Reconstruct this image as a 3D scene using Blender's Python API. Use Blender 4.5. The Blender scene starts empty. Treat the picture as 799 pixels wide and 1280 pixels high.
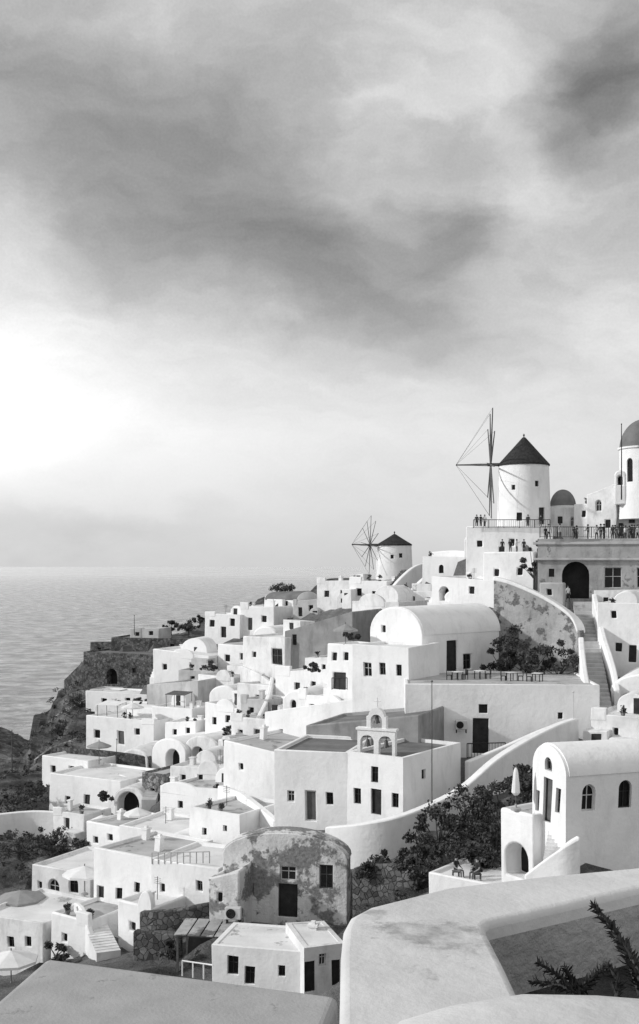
import bpy, bmesh, math, random
import numpy as np
from mathutils import Vector, Matrix, noise as mnoise
random.seed(7); rng=np.random.default_rng(5)
S=bpy.context.scene; COL=S.collection
F=1400.0; CX=399.5; HY=707.0; EYE=75.0
CAM=Vector((0,0,EYE))
def P(px,py,Y): return Vector(((px-CX)/F*Y, Y, EYE+(HY-py)/F*Y))
R=math.radians

# ------------------------------------------------------------------ materials
class NT:
    def __init__(s,t): s.t=t
    def n(s,typ,**k):
        n=s.t.nodes.new(typ)
        for a,b in k.items():
            if a=='i':
                for kk,v in b.items():
                    if hasattr(v,'node'): s.t.links.new(v,n.inputs[kk])
                    else: n.inputs[kk].default_value=v
            else: setattr(n,a,b)
        return n
    def m(s,op,a,b=None,c=None,clamp=False):
        n=s.t.nodes.new('ShaderNodeMath'); n.operation=op; n.use_clamp=clamp
        for i,v in enumerate((a,b,c)):
            if v is None: continue
            if hasattr(v,'node'): s.t.links.new(v,n.inputs[i])
            else: n.inputs[i].default_value=v
        return n.outputs[0]
    def ramp(s,x,stops,interp='LINEAR'):
        n=s.t.nodes.new('ShaderNodeValToRGB'); n.color_ramp.interpolation=interp
        e=n.color_ramp.elements
        while len(e)<len(stops): e.new(.5)
        for i,(p,v) in enumerate(stops): e[i].position=p; e[i].color=(v,v,v,1)
        s.t.links.new(x,n.inputs[0]); return n.outputs[0]
def newmat(name):
    m=bpy.data.materials.new(name); m.use_nodes=True
    t=m.node_tree; b=t.nodes['Principled BSDF']; b.inputs['Specular IOR Level'].default_value=.2
    return m,NT(t),b
def pm(name,lo,hi,scale=.4,rough=.9,streak=0.,bump=.25,bscale=5.,patch=None,stone=0.,metal=0.):
    m,k,b=newmat(name); L=k.t.links
    pos=k.n('ShaderNodeNewGeometry').outputs['Position']
    n1=k.n('ShaderNodeTexNoise',i={'Vector':pos,'Scale':scale,'Detail':8.,'Roughness':.62}).outputs['Fac']
    col=k.ramp(n1,[(.3,lo),(.7,hi)])
    val=k.m('MULTIPLY',col,1.0)
    h=k.n('ShaderNodeTexNoise',i={'Vector':pos,'Scale':bscale,'Detail':6.,'Roughness':.6}).outputs['Fac']
    if streak:
        mp=k.n('ShaderNodeMapping',i={'Vector':pos,'Scale':(1.1,1.1,.4)}).outputs[0]
        n2=k.n('ShaderNodeTexNoise',i={'Vector':mp,'Scale':1.,'Detail':7.,'Roughness':.65}).outputs['Fac']
        val=k.m('MULTIPLY',val,k.ramp(n2,[(.5,1.),(.78,1.-streak)]))
    if patch:
        n3=k.n('ShaderNodeTexNoise',i={'Vector':pos,'Scale':patch[2],'Detail':9.,'Roughness':.68}).outputs['Fac']
        f=k.ramp(n3,[(patch[1]-.02,0.),(patch[1]+.02,1.)])
        val=k.m('ADD',k.m('MULTIPLY',val,k.m('SUBTRACT',1.,f)),k.m('MULTIPLY',f,k.m('MULTIPLY',k.ramp(h,[(.3,.6),(.7,1.4)]),patch[0])))
    if stone:
        v=k.n('ShaderNodeTexVoronoi',i={'Vector':pos,'Scale':stone})
        e=k.n('ShaderNodeTexVoronoi',feature='DISTANCE_TO_EDGE',i={'Vector':pos,'Scale':stone})
        sep=k.n('ShaderNodeSeparateColor',i={0:v.outputs['Color']}).outputs[0]
        val=k.m('MULTIPLY',val,k.m('ADD',k.m('MULTIPLY',sep,1.1),.45))
        ed=k.ramp(e.outputs['Distance'],[(.0,.45),(.08,1.)])
        val=k.m('MULTIPLY',val,ed); h=k.m('ADD',h,k.m('MULTIPLY',ed,1.5))
    L.new(val,b.inputs['Base Color']); b.inputs['Roughness'].default_value=rough; b.inputs['Metallic'].default_value=metal
    if bump:
        bn=k.n('ShaderNodeBump',i={'Height':h,'Strength':bump,'Distance':.08}); L.new(bn.outputs[0],b.inputs['Normal'])
    return m
W1=pm('white_plaster',.74,.87,.28,streak=.18,bump=.5,bscale=2.5)
W2=pm('worn_white_plaster',.58,.82,.45,streak=.38,bump=.6,bscale=2.5)
W3=pm('pale_plaster',.38,.56,.45,streak=.35)
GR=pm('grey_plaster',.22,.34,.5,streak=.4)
MG=pm('mid_grey_plaster',.32,.48,.5,streak=.5,patch=(.2,.6,.5),bump=.6)
RF=pm('roof_screed',.34,.52,.5,streak=0,patch=(.26,.59,.6))
RW=pm('roof_whitewash',.60,.78,.5,patch=(.40,.62,.7))
RD=pm('roof_dark_screed',.12,.22,.6)
CONC=pm('foreground_screed',.33,.41,.9,bump=.3,bscale=9,patch=(.31,.62,1.1))
PEEL=pm('peeling_plaster',.58,.74,.6,streak=.4,patch=(.22,.51,.42),bump=.7)
WEATH=pm('weathered_render',.30,.52,.35,streak=.45,patch=(.15,.54,.6),bump=.8)
STONE=pm('dark_rubble_stone',.06,.15,.5,stone=2.6,bump=.9)
STONE2=pm('mid_rubble_stone',.15,.29,.5,stone=2.6,bump=.9)
DARK=pm('dark_wood',.015,.04,2.,rough=.6)
SHUT=pm('grey_shutter_paint',.08,.13,2.,rough=.6)
GLASS=pm('dark_glass',.01,.02,.5,rough=.15,bump=0)
HOLE=pm('shadowed_interior',.012,.03,1.)  # near-black colour stands in for shade inside openings
FRM=pm('window_frame_paint',.45,.6,2.,rough=.6,bump=0)
THATCH=pm('dark_thatch',.02,.05,3.,bump=.8,bscale=14)
TIMB=pm('weathered_timber',.07,.14,3.,rough=.8)
IRON=pm('black_iron',.015,.03,3.,rough=.5)
DOME=pm('dome_paint',.12,.18,.8,rough=.6)
BELL=pm('bronze_bell',.06,.1,3.,rough=.5,metal=.5)
CLOTH=pm('canvas',.66,.8,1.5,bump=.1)
CLOTHG=pm('grey_canvas',.25,.34,1.5,bump=.1)
SKIN=pm('skin',.3,.38,5,bump=0); HAIR=pm('hair',.02,.04,9,bump=0)
DKCL=pm('dark_clothes',.02,.06,4,bump=0); LTCL=pm('light_clothes',.5,.65,4,bump=0); MDCL=pm('denim_clothes',.1,.16,4,bump=0)
LEAF=pm('dark_foliage',.025,.11,.9,rough=.7,bump=0)
LEAF2=pm('scrub_foliage',.03,.12,.6,rough=.8,bump=0)
SUCC=pm('succulent_leaf',.012,.035,14.,rough=.5,bump=0)
BARK=pm('bark',.03,.07,6.,bump=.6)
SOIL=pm('dark_soil',.03,.10,6.,bump=1.,bscale=25)
PLANT=pm('planter_plaster',.48,.72,1.1,streak=.0,bump=.16,bscale=11,patch=(.46,.6,1.3))
INSHADE=pm('planter_plaster_shaded',.34,.5,2.5,streak=.35,bump=.5,bscale=14)  # planter's inner walls: their shade is put into this darker grey
METAL=pm('painted_metal',.5,.6,2.,rough=.5,bump=0)

# ------------------------------------------------------------------ helpers
def link(name,me,m=None,parent=None):
    o=bpy.data.objects.new(name,me); COL.objects.link(o)
    if m is not None and me is not None: me.materials.append(m)
    if parent is not None: o.parent=parent
    return o
def tag(o,label=None,cat=None,group=None,kind=None):
    if label: o['label']=label
    if cat: o['category']=cat
    if group: o['group']=group
    if kind: o['kind']=kind
    return o
def empty(name,loc,rz=0,label=None,cat=None,group=None):
    o=bpy.data.objects.new(name,None); COL.objects.link(o); o.location=loc; o.rotation_euler=(0,0,rz); o.empty_display_size=.3
    return tag(o,label,cat,group)
def mesh(bm,name='m',smooth=None):
    bmesh.ops.recalc_face_normals(bm,faces=bm.faces)
    me=bpy.data.meshes.new(name); bm.to_mesh(me); bm.free()
    if smooth is not None: smo(me,smooth)
    return me
def smo(me,ang):
    me.polygons.foreach_set('use_smooth',[True]*len(me.polygons)); me.set_sharp_from_angle(angle=R(ang))
def bx(bm,x0,x1,y0,y1,z0,z1):
    v=[bm.verts.new(c) for c in ((x0,y0,z0),(x1,y0,z0),(x1,y1,z0),(x0,y1,z0),(x0,y0,z1),(x1,y0,z1),(x1,y1,z1),(x0,y1,z1))]
    for f in ((0,3,2,1),(4,5,6,7),(0,1,5,4),(1,2,6,5),(2,3,7,6),(3,0,4,7)): bm.faces.new([v[i] for i in f])
def tube(bm,a,b,r0,r1=None,n=6):
    a=Vector(a); b=Vector(b); r1=r0 if r1 is None else r1
    q=(b-a).to_track_quat('Z','Y'); A=[];B=[]
    for i in range(n):
        t=2*math.pi*i/n; d=Vector((math.cos(t),math.sin(t),0))
        A.append(bm.verts.new(a+q@(d*r0))); B.append(bm.verts.new(b+q@(d*r1)))
    for i in range(n):
        j=(i+1)%n; bm.faces.new((A[i],A[j],B[j],B[i]))
    bm.faces.new(A[::-1]); bm.faces.new(B)
def lathe(bm,prof,n=32,c=(0,0,0)):
    rings=[]
    for r,z in prof:
        if r<1e-4: rings.append([bm.verts.new((c[0],c[1],c[2]+z))])
        else: rings.append([bm.verts.new((c[0]+r*math.cos(2*math.pi*i/n),c[1]+r*math.sin(2*math.pi*i/n),c[2]+z)) for i in range(n)])
    for A,B in zip(rings,rings[1:]):
        for i in range(n):
            j=(i+1)%n
            f=[A[i%len(A)],A[j%len(A)],B[j%len(B)],B[i%len(B)]]
            g=[]
            for v in f:
                if v not in g: g.append(v)
            if len(g)>2: bm.faces.new(g)
    if len(rings[0])>1: bm.faces.new(rings[0][::-1])
    if len(rings[-1])>1: bm.faces.new(rings[-1])
def prism(bm,pts,fn,d0,d1):
    A=[bm.verts.new(fn(a,b,d0)) for a,b in pts]; B=[bm.verts.new(fn(a,b,d1)) for a,b in pts]; n=len(pts)
    for i in range(n):
        j=(i+1)%n; bm.faces.new((A[i],A[j],B[j],B[i]))
    bm.faces.new(A[::-1]); bm.faces.new(B)
TP=[]   # terrain control points (x,y,z,wild)
def tp(v,w=0,dz=0):
    if v[1]>98 and v[0]/v[1]*F+CX<118: w=1
    TP.append((v[0],v[1],v[2]+dz,w))
BOOL=[]
def outline(a,b,w,h,arch):
    if not arch: return [(a-w/2,b-h/2),(a+w/2,b-h/2),(a+w/2,b+h/2),(a-w/2,b+h/2)]
    r=w/2; s=b+h/2-r
    return [(a-r,b-h/2),(a+r,b-h/2)]+[(a+r*math.cos(t),s+r*math.sin(t)) for t in [math.pi*i/10 for i in range(11)]]
def shrink(pts,k,a,b,w,h): return [(a+(x-a)*(1-2*k/w),b+(y-b)*(1-2*k/h)) for x,y in pts]
def openings(root,wall,ops,L,planes):
    Mi=(Matrix.Translation(root.location)@Matrix.Rotation(root.rotation_euler[2],4,'Z')).inverted()
    o=Mi@CAM; R3=Mi.to_3x3()
    cb=bmesh.new()
    for s in ops.split(';'):
        t=s.split()
        if not t: continue
        kd=t[0]; px,py,w,h=map(float,t[1:5]); face=t[5] if len(t)>5 else 'F'
        if face=='F': ax,val=1,0.
        elif face=='R': ax,val=0,L/2
        else: ax,val=0,-L/2
        def hit(x,y):
            d=R3@Vector(((x-CX)/F,1,(HY-y)/F)); k=(val-o[ax])/d[ax]; p=o+d*k
            return (p[0],p[2]) if ax==1 else (p[1],p[2])
        a0,_=hit(px-w/2,py); a1,_=hit(px+w/2,py); a,b=hit(px,py); _,b0=hit(px,py+h/2); _,b1=hit(px,py-h/2)
        W=abs(a1-a0); Hh=abs(b1-b0); a=(a0+a1)/2; b=(b0+b1)/2
        fn={'F':lambda A,B,D:(A,D,B),'R':lambda A,B,D:(L/2-D,A,B),'L':lambda A,B,D:(-L/2+D,A,B)}[face]
        arch=kd in 'aAh'; pts=outline(a,b,W,Hh,arch)
        dep=.34 if kd!='h' else 1.2
        prism(cb,pts,fn,-.3,dep)
        if kd=='h':
            bm=bmesh.new(); prism(bm,pts,fn,dep-.06,dep-.02); link('archway_shade_panel',mesh(bm),HOLE,root); continue  # dark panel stands in for the shade deep in the arch
        if kd in 'dA':
            bm=bmesh.new(); prism(bm,pts,fn,.22,.28); d=link('door',mesh(bm),random.choice([DARK,DARK,SHUT]),root)
            if h>24:
                bm=bmesh.new()
                q=shrink(pts,.1,a,b,W,Hh)
                A=[bm.verts.new(fn(x,y,.17)) for x,y in pts]; B=[bm.verts.new(fn(x,y,.17)) for x,y in q]
                for i in range(len(pts)):
                    j=(i+1)%len(pts); bm.faces.new((A[i],A[j],B[j],B[i]))
                link('door_frame',mesh(bm),FRM if random.random()<.3 else DARK,d)
        else:
            bm=bmesh.new()
            if h<12:
                prism(bm,pts,fn,.24,.3); link('window',mesh(bm),GLASS,root)
            else:
                q=shrink(pts,.08,a,b,W,Hh)
                A=[bm.verts.new(fn(x,y,.18)) for x,y in pts]; B=[bm.verts.new(fn(x,y,.18)) for x,y in q]
                for i in range(len(pts)):
                    j=(i+1)%len(pts); bm.faces.new((A[i],A[j],B[j],B[i]))
                prism(bm,[(a-.025,b-Hh/2),(a+.025,b-Hh/2),(a+.025,b+Hh/2),(a-.025,b+Hh/2)],fn,.182,.22)
                prism(bm,[(a-W/2,b+.1),(a+W/2,b+.1),(a+W/2,b+.15),(a-W/2,b+.15)],fn,.185,.21)
                d=link('window',mesh(bm),FRM if w>19 else random.choice([FRM,SHUT,DARK,DARK]),root)
                bm=bmesh.new(); prism(bm,pts,fn,.24,.3); link('pane',mesh(bm),GLASS,d)
    if len(cb.faces):
        c=link('cutter',mesh(cb)); c.parent=root; BOOL.append((wall,c))
    else: cb.free()
WALLS=[]
def bev(o,w=.07,ang=50):
    b=o.modifiers.new('b','BEVEL'); b.width=w; b.segments=2; b.limit_method='ANGLE'; b.angle_limit=R(ang); return o
def clutter(root,L,dep,Ht,m,rr,par,small):
    x=L/2; z0=Ht-par
    if rr.random()<.7 and L>4 and dep>4:      # roof room
        w=L*rr.uniform(.25,.5); d=dep*rr.uniform(.3,.5); h=rr.uniform(.9,2.0); cx=rr.uniform(-x+w/2+.35,x-w/2-.35); y0=dep-.35-d
        bm=bmesh.new()
        if rr.random()<.6:
            fn=lambda p,q,D:(cx+p,D,q); prism(bm,[(-w/2,z0),(w/2,z0)]+[(w/2*math.cos(math.pi*i/12),z0+h*.45+w*.4*math.sin(math.pi*i/12)) for i in range(13)],fn,y0,y0+d)
            o=link('roof_room',mesh(bm,smooth=30),m,root)
        else: bx(bm,cx-w/2,cx+w/2,y0,y0+d,z0-.1,z0+h); o=link('roof_room',mesh(bm),m,root)
        bev(o)
        if h>1.2 and rr.random()<.8:
            bm=bmesh.new(); dx=cx+rr.uniform(-.2,.2)*w; bx(bm,dx-.35,dx+.35,y0-.03,y0+.1,z0+.05,z0+min(1.7,h-.25)); link('roof_door',mesh(bm),DARK,root)
    for q in range(rr.choice((0,1,1,2))):
        cx=rr.choice((-1,1))*(x-.5)*rr.uniform(.5,1); cy=rr.uniform(.3,dep-.6); h=rr.uniform(.4,.9); s=rr.uniform(.18,.28)
        bm=bmesh.new(); bx(bm,cx-s,cx+s,cy-s,cy+s,z0-.05,Ht+h); bx(bm,cx-s-.07,cx+s+.07,cy-s-.07,cy+s+.07,Ht+h-.1,Ht+h+.01); link('chimney',mesh(bm),m,root)
    if rr.random()<.5 and L>3.5:             # stepped parapet end
        w=L*rr.uniform(.15,.35); s=rr.choice((-1,1)); bm=bmesh.new(); a,b=sorted((s*(x+.02),s*(x-w)))
        bx(bm,a,b,-.03,.36,Ht-.5,Ht+rr.uniform(.25,.7)); bev(link('parapet_step',mesh(bm),m,root))
    elif rr.random()<.55 and L>3:            # rounded front gable
        w=L*rr.uniform(.3,.6); cx=rr.uniform(-x+w/2,x-w/2); hh=rr.uniform(.5,1.1); bm=bmesh.new()
        fn=lambda p,q,D:(cx+p,D,q); prism(bm,[(-w/2,Ht-.6),(w/2,Ht-.6)]+[(w/2*math.cos(math.pi*i/14),Ht-.1+hh*math.sin(math.pi*i/14)) for i in range(15)],fn,-.04,.38)
        bev(link('front_gable',mesh(bm,smooth=30),m,root))
    if rr.random()<.5 and L>3.5:             # bench ledge or terrace step in front
        w=L*rr.uniform(.3,.7); s=rr.choice((-1,1)); a,b=sorted((s*(x+.1),s*(x-w))); bm=bmesh.new()
        bx(bm,a,b,-rr.uniform(.6,1.5),.05,-2.5,rr.uniform(.25,.8)); bev(link('front_ledge',mesh(bm),m,root))
    if rr.random()<.5 and L>4.5 and Ht>2.2 and small:      # annex in front with its own little door
        w=L*rr.uniform(.22,.38); s=rr.choice((-1,1)); h=Ht*rr.uniform(.45,.72); d=rr.uniform(1.,2.); a,b=sorted((s*(x+.25),s*(x+.25-w))); bm=bmesh.new()
        if rr.random()<.5:
            cx=(a+b)/2; fn=lambda p,q,D:(cx+p,D,q)
            prism(bm,[(-w/2,-2.5),(w/2,-2.5)]+[(w/2*math.cos(math.pi*i/12),h*.6+w*.38*math.sin(math.pi*i/12)) for i in range(13)],fn,-d,.1); h=h*.6+w*.2
            bev(link('front_annex',mesh(bm,smooth=30),m,root))
        else: bx(bm,a,b,-d,.1,-2.5,h); bev(link('front_annex',mesh(bm),m,root))
        bm=bmesh.new(); c=(a+b)/2+rr.uniform(-.1,.1)*w; hh=min(1.9,h-.2)
        if rr.random()<.6: bx(bm,c-.38,c+.38,-d-.02,-d+.1,-.3,hh)
        else: bx(bm,c-.3,c+.3,-d-.02,-d+.1,hh*.45,hh*.9)
        link('annex_opening',mesh(bm),DARK,root)
    if rr.random()<.25 and L>4:               # shade canopy on thin posts on the roof
        w=min(3.2,L*.5); cx=rr.uniform(-x+w/2,x-w/2); bm=bmesh.new(); z=Ht+1.5; y0=.5
        v=[bm.verts.new(q) for q in ((cx-w/2,y0,z),(cx+w/2,y0,z),(cx+w/2,y0+1.9,z+.25),(cx-w/2,y0+1.9,z+.25))]; v2=[bm.verts.new((q.co.x,q.co.y,q.co.z-.06)) for q in v]
        bm.faces.new(v); bm.faces.new(v2[::-1])
        for i in range(4): j=(i+1)%4; bm.faces.new((v[i],v2[i],v2[j],v[j]))
        sh=link('shade_canopy',mesh(bm),rr.choice([CLOTHG,TIMB,CLOTH]),root)
        for px_ in (-w/2+.1,w/2-.1):
            for yy in (.1,1.8):
                bm=bmesh.new(); tube(bm,(cx+px_,y0+yy,z0-.1),(cx+px_,y0+yy,z+.12*yy-.03),.04); link('canopy_post',mesh(bm),TIMB,sh)
    if rr.random()<.4 and L>4.5 and Ht>2.2:   # outside stair up the side
        s=rr.choice((-1,1)); n=10; bm=bmesh.new(); hh=Ht*.92
        for i in range(n):
            y=dep*.05+i*.3; bx(bm,*sorted((s*(x-.05),s*(x+.95))),y,y+.31,-2.5,hh*(i+1)/n)
        link('outside_stair',mesh(bm),m,root)
    if rr.random()<.2:
        bm=bmesh.new(); cx=rr.uniform(-.4,.4)*L; tube(bm,(cx-.5,dep*.6,z0+.55),(cx+.5,dep*.6,z0+.55),.33,.33,14); bx(bm,cx-.4,cx+.4,dep*.6-.25,dep*.6+.25,z0,z0+.3); link('water_tank',mesh(bm,smooth=40),METAL,root)
    if rr.random()<.4:
        bm=bmesh.new(); cx=rr.uniform(-.3,.3)*L; z=Ht-par+.02; tube(bm,(cx,dep*.5,z),(cx,dep*.5,z+1.6),.025)
        for i in range(4): tube(bm,(cx-.35,dep*.5,z+1.1+.13*i),(cx+.35,dep*.5,z+1.1+.13*i),.012,n=4)
        link('antenna',mesh(bm),IRON,root)
    for q in range(rr.choice((0,0,1,2))):     # plant pots along the roof edge
        bm=bmesh.new(); cx=rr.uniform(-.42,.42)*L; lathe(bm,[(.14,0),(.22,.4),(.18,.4),(0,.36)],10,(cx,.6,z0+.01)); pt=link('plant_pot',mesh(bm),STONE2,root)
        cs=[(cx+rr.uniform(-.15,.15),.6+rr.uniform(-.15,.15),z0+.5+rr.uniform(0,.4),.22) for _ in range(4)]
        link('potted_plant',leaves(cs,70,.12),LEAF,pt)
def leaves(centres,n,size,flat=.8):
    c=np.array(centres); k=rng.integers(0,len(c),n)
    d=rng.normal(size=(n,3)); d/=np.linalg.norm(d,axis=1)[:,None]; rad=rng.random(n)**.45*rng.uniform(.8,1.3,n)
    p=c[k,:3]+d*rad[:,None]*c[k,3:4]*np.array([1,1,flat])
    a=rng.normal(size=(n,3)); a/=np.linalg.norm(a,axis=1)[:,None]; b=np.cross(a,rng.normal(size=(n,3))); b/=np.linalg.norm(b,axis=1)[:,None]
    s=size*rng.uniform(.6,1.4,n)[:,None]
    V=np.stack([p-a*s,p+b*s*.5,p+a*s,p-b*s*.5],1).reshape(-1,3)
    me=bpy.data.meshes.new('leaves'); me.from_pydata(V.tolist(),[],[(4*i,4*i+1,4*i+2,4*i+3) for i in range(n)]); return me
def H(label,a,ops='',st='flat',name='white_house',cat='house',m=None,roof=None,rise=None,found=3.,chim=(),par=.25,terr=1,wild=0,smooth=25,bev_=.12,clut=None):
    pL,pR,T,B,YL,YR,dep=a; rr=random.Random(label)
    A=P(pL,B,YL); C=P(pR,B,YR); Ym=(YL+YR)/2; zb=EYE+(HY-B)/F*Ym
    A.z=C.z=zb; u=C-A; L=u.length; rz=math.atan2(u.y,u.x)
    root=empty(name,(A+C)/2,rz,label,cat)
    if isinstance(T,tuple): hl=EYE+(HY-T[0])/F*YL-zb; hr=EYE+(HY-T[1])/F*YR-zb
    else: hl=hr=EYE+(HY-T)/F*Ym-zb
    cl=clut if clut is not None else (st=='flat' and name=='white_house' and hl==hr)
    if cl and rr.random()<.55: hl+=rr.uniform(-.14,.06)*hl; hr+=rr.uniform(-.14,.06)*hr
    m=m or random.choice([W1,W1,W2]); roof=roof or random.choice([RF,RW,RW])
    bm=bmesh.new(); x=L/2
    if st=='flat':
        v=[bm.verts.new(c) for c in ((-x,0,-found),(x,0,-found),(x,dep,-found),(-x,dep,-found),(-x,0,hl),(x,0,hr),(x,dep,hr),(-x,dep,hl))]
        for f in ((0,3,2,1),(0,1,5,4),(1,2,6,5),(2,3,7,6),(3,0,4,7)): bm.faces.new([v[i] for i in f])
        e=min(.28,L*.12,dep*.12)
        I=[bm.verts.new(c) for c in ((-x+e,e,hl),(x-e,e,hr),(x-e,dep-e,hr),(-x+e,dep-e,hl))]
        J=[bm.verts.new((c.co.x,c.co.y,c.co.z-par)) for c in I]
        for i in range(4):
            j=(i+1)%4
            bm.faces.new((v[4+i],v[4+j],I[j],I[i])); bm.faces.new((I[i],I[j],J[j],J[i]))
        bm.faces.new(J)
        wall=link('wall',mesh(bm),m,root)
        bm=bmesh.new(); bm.faces.new([bm.verts.new((sx*(x-e),yy,(hl if sx<0 else hr)-par+.006)) for sx,yy in ((-1,e),(1,e),(1,dep-e),(-1,dep-e))])
        link('roof',mesh(bm),roof,root)
    else:
        ax=x if st=='vault' else dep/2
        rise=rise or ax*.85; sp=max(hl,hr)-rise
        fn=(lambda p,q,d:(p,d,q)) if st=='vault' else (lambda p,q,d:(d,p+dep/2,q))
        N=18
        prof=[(-ax,-found),(ax,-found)]+[(ax*math.cos(math.pi*i/N),sp+rise*math.sin(math.pi*i/N)) for i in range(N+1)]
        d0,d1=(0,dep) if st=='vault' else (-x,x)
        prism(bm,prof,fn,d0,d1); wall=link('wall',mesh(bm),m,root)
        bm=bmesh.new()
        arc=lambda k:[((ax+k)*math.cos(math.pi*i/N),sp+(rise+k)*math.sin(math.pi*i/N)) for i in range(N+1)]
        o_,i_=arc(.07),arc(-.05)
        prism(bm,o_+i_[::-1],fn,d0+.18,d1-.05 if st=='xvault' else d1+.05)
        link('roof',mesh(bm,smooth=35),m if roof is RF or roof is RW else roof,root)
    WALLS.append((wall,bev_,smooth))
    for fx,fy,hh in chim:
        bm=bmesh.new(); cx=-x+fx*L; cy=fy*dep; ht=max(hl,hr)
        bx(bm,cx-.25,cx+.25,cy-.25,cy+.25,ht-.6,ht+hh); bx(bm,cx-.32,cx+.32,cy-.32,cy+.32,ht+hh-.12,ht+hh+.003)
        bx(bm,cx-.13,cx+.13,cy-.13,cy+.13,ht+hh+.004,ht+hh+.18)
        link('chimney',mesh(bm),m,root)
    if cl: clutter(root,L,dep,min(hl,hr),m,rr,par,L<9)
    openings(root,wall,ops,L,None)
    if terr:
        M=Matrix.Translation(root.location)@Matrix.Rotation(rz,4,'Z')
        for c in ((-x,-.4,0),(0,-.4,0),(x,-.4,0),(-x,dep*.9,0),(x,dep*.9,0),(0,dep*.5,0)): tp(M@Vector(c),wild,-.35)
    return root
def catmull(pts,k):
    out=[]; n=len(pts); pts=[Vector(p) for p in pts]
    for i in range(n-1):
        p0,p1,p2,p3=pts[max(i-1,0)],pts[i],pts[i+1],pts[min(i+2,n-1)]
        for j in range(k):
            t=j/k; out.append(.5*((2*p1)+(p2-p0)*t+(2*p0-5*p1+4*p2-p3)*t*t+(3*p1-p0-3*p2+p3)*t**3))
    out.append(pts[-1]); return out
def WALL(label,pts,m=None,th=.5,k=5,name='garden_wall',cat='wall',coping=None,found=1.5,wild=0,terr=1):
    q=catmull([(*P(p[0],p[1],p[3]),) for p in pts],k); zb=catmull([(P(p[0],p[2],p[3]).z,0,0) for p in pts],k)
    o=q[0].copy(); o.z=min(z[0] for z in zb)
    def strip(off,z0f,z1f):
        bm=bmesh.new(); rows=[]
        for i,p in enumerate(q):
            t=(q[min(i+1,len(q)-1)]-q[max(i-1,0)]); t.z=0; t.normalize(); nrm=Vector((-t.y,t.x,0))
            z0=z0f(i); z1=z1f(i); a=p-nrm*off; b=p+nrm*(th+off)
            rows.append([bm.verts.new(Vector((c.x,c.y,z))-o) for c,z in ((a,z0),(a,z1),(b,z1),(b,z0))])
        for A,B in zip(rows,rows[1:]):
            for i in range(4):
                j=(i+1)%4; bm.faces.new((A[i],A[j],B[j],B[i]))
        bm.faces.new(rows[0]); bm.faces.new(rows[-1][::-1])
        return mesh(bm,smooth=40)
    me=strip(0,lambda i:zb[i][0]-found,lambda i:q[i].z)
    if coping:
        root=empty(name,o,0,label,cat); w=link('wall',me,m or W1,root)
        c=link('coping',strip(.08,lambda i:q[i].z-.3,lambda i:q[i].z+.08),coping,root)
        for ob in (w,c): bev(ob,.08)
    else:
        root=link(name,me,m or W1); root.location=o; tag(root,label,cat); bev(root,.1)
    if terr:
        for p in pts: tp(P(p[0],p[2],p[3])-Vector((0,.4,0)),wild,-.2)
    return root
def STAIR(label,p0,p1,width,n,m=None,drop=1.5):
    a=P(*p0); b=P(*p1); d=b-a; hd=Vector((d.x,d.y,0)); Lh=hd.length; rz=math.atan2(hd.y,hd.x)
    root=empty('staircase',a,rz,label,'stairs'); tr=Lh/n; rs=d.z/n
    for i in range(n):
        bm=bmesh.new(); bx(bm,i*tr,(i+1)*tr+.02,-width/2,width/2,(i+1)*rs-drop,(i+1)*rs)
        link('step',mesh(bm),m or W3,root)
    for i in range(5): tp(a+d*(i/4),0,-.4)
    return root

# ------------------------------------------------------------------ the village
H('wide white terrace block under the large windmill',(583,692,658,700,136,134,9),'w 600 680 7 8; w 640 678 7 9; d 628 690 7 14',m=W1,clut=0)
H('domed chapel base beside the large windmill with small dark windows',(688,735,634,676,140,139,6),'w 700 650 6 9; a 716 652 6 12',name='small_chapel',cat='chapel',m=W2)
H('stepped white church wing at the right edge below the grey dome',(733,770,(618,604),676,136,134,8),'a 748 632 7 14; w 760 655 7 10',m=W2,name='church_wing',cat='church')
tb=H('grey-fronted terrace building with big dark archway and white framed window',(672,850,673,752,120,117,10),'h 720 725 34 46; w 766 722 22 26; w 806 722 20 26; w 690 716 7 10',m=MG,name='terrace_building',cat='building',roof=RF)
bm=bmesh.new(); bx(bm,-7.8,7.8,-.35,-.003,4.35,4.6); bev(link('cornice',mesh(bm),W3,tb),.05)
bm=bmesh.new(); bx(bm,-7.8,7.8,-.18,-.003,6.05,6.35); bev(link('cornice',mesh(bm),W3,tb),.05)
H('low weathered step house at the foot of the grey terrace building',(742,850,738,764,114,112,4),'w 756 750 6 8; d 776 754 7 16; w 792 750 6 8',m=W2,name='step_house')
H('pale low parapet house in front of the grey building left corner',(676,706,728,756,117.2,116.4,2),'w 688 740 6 8',m=W3,clut=0)
H('small white house with dark arched door left of the large windmill terrace',(580,607,668,692,141,140,5),'h 594 682 14 16',st='vault',rise=.9)
H('long low white house on the skyline right of the small windmill',(528,622,694,728,146,142,6),'a 552 711 6 10; w 575 710 6 8; w 600 710 6 8')
H('white stepped block below the group of standing people',(604,668,690,735,130,127,6),'w 620 715 6 9; w 650 714 7 9',m=W1,clut=0)
H('low white block left of the sloped weathered wall',(540,618,722,756,132,126,7),'h 556 742 12 18; w 590 738 7 9',m=W1)
H('white house at the foot of the curved ramp with two dark openings',(437,482,726,756,158,155,6),'w 449 740 7 9; d 468 745 6 14')
H('white cube house in front of the ramp beneath the small windmill',(500,552,738,768,140,138,5),'w 515 750 6 8; w 536 751 6 8',m=W2)
H('pale house with long parapet on the skyline left of the small windmill',(396,442,726,758,172,168,7),'w 408 742 6 8; w 428 742 6 8',m=W2,chim=((.3,.5,.6),))
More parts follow.
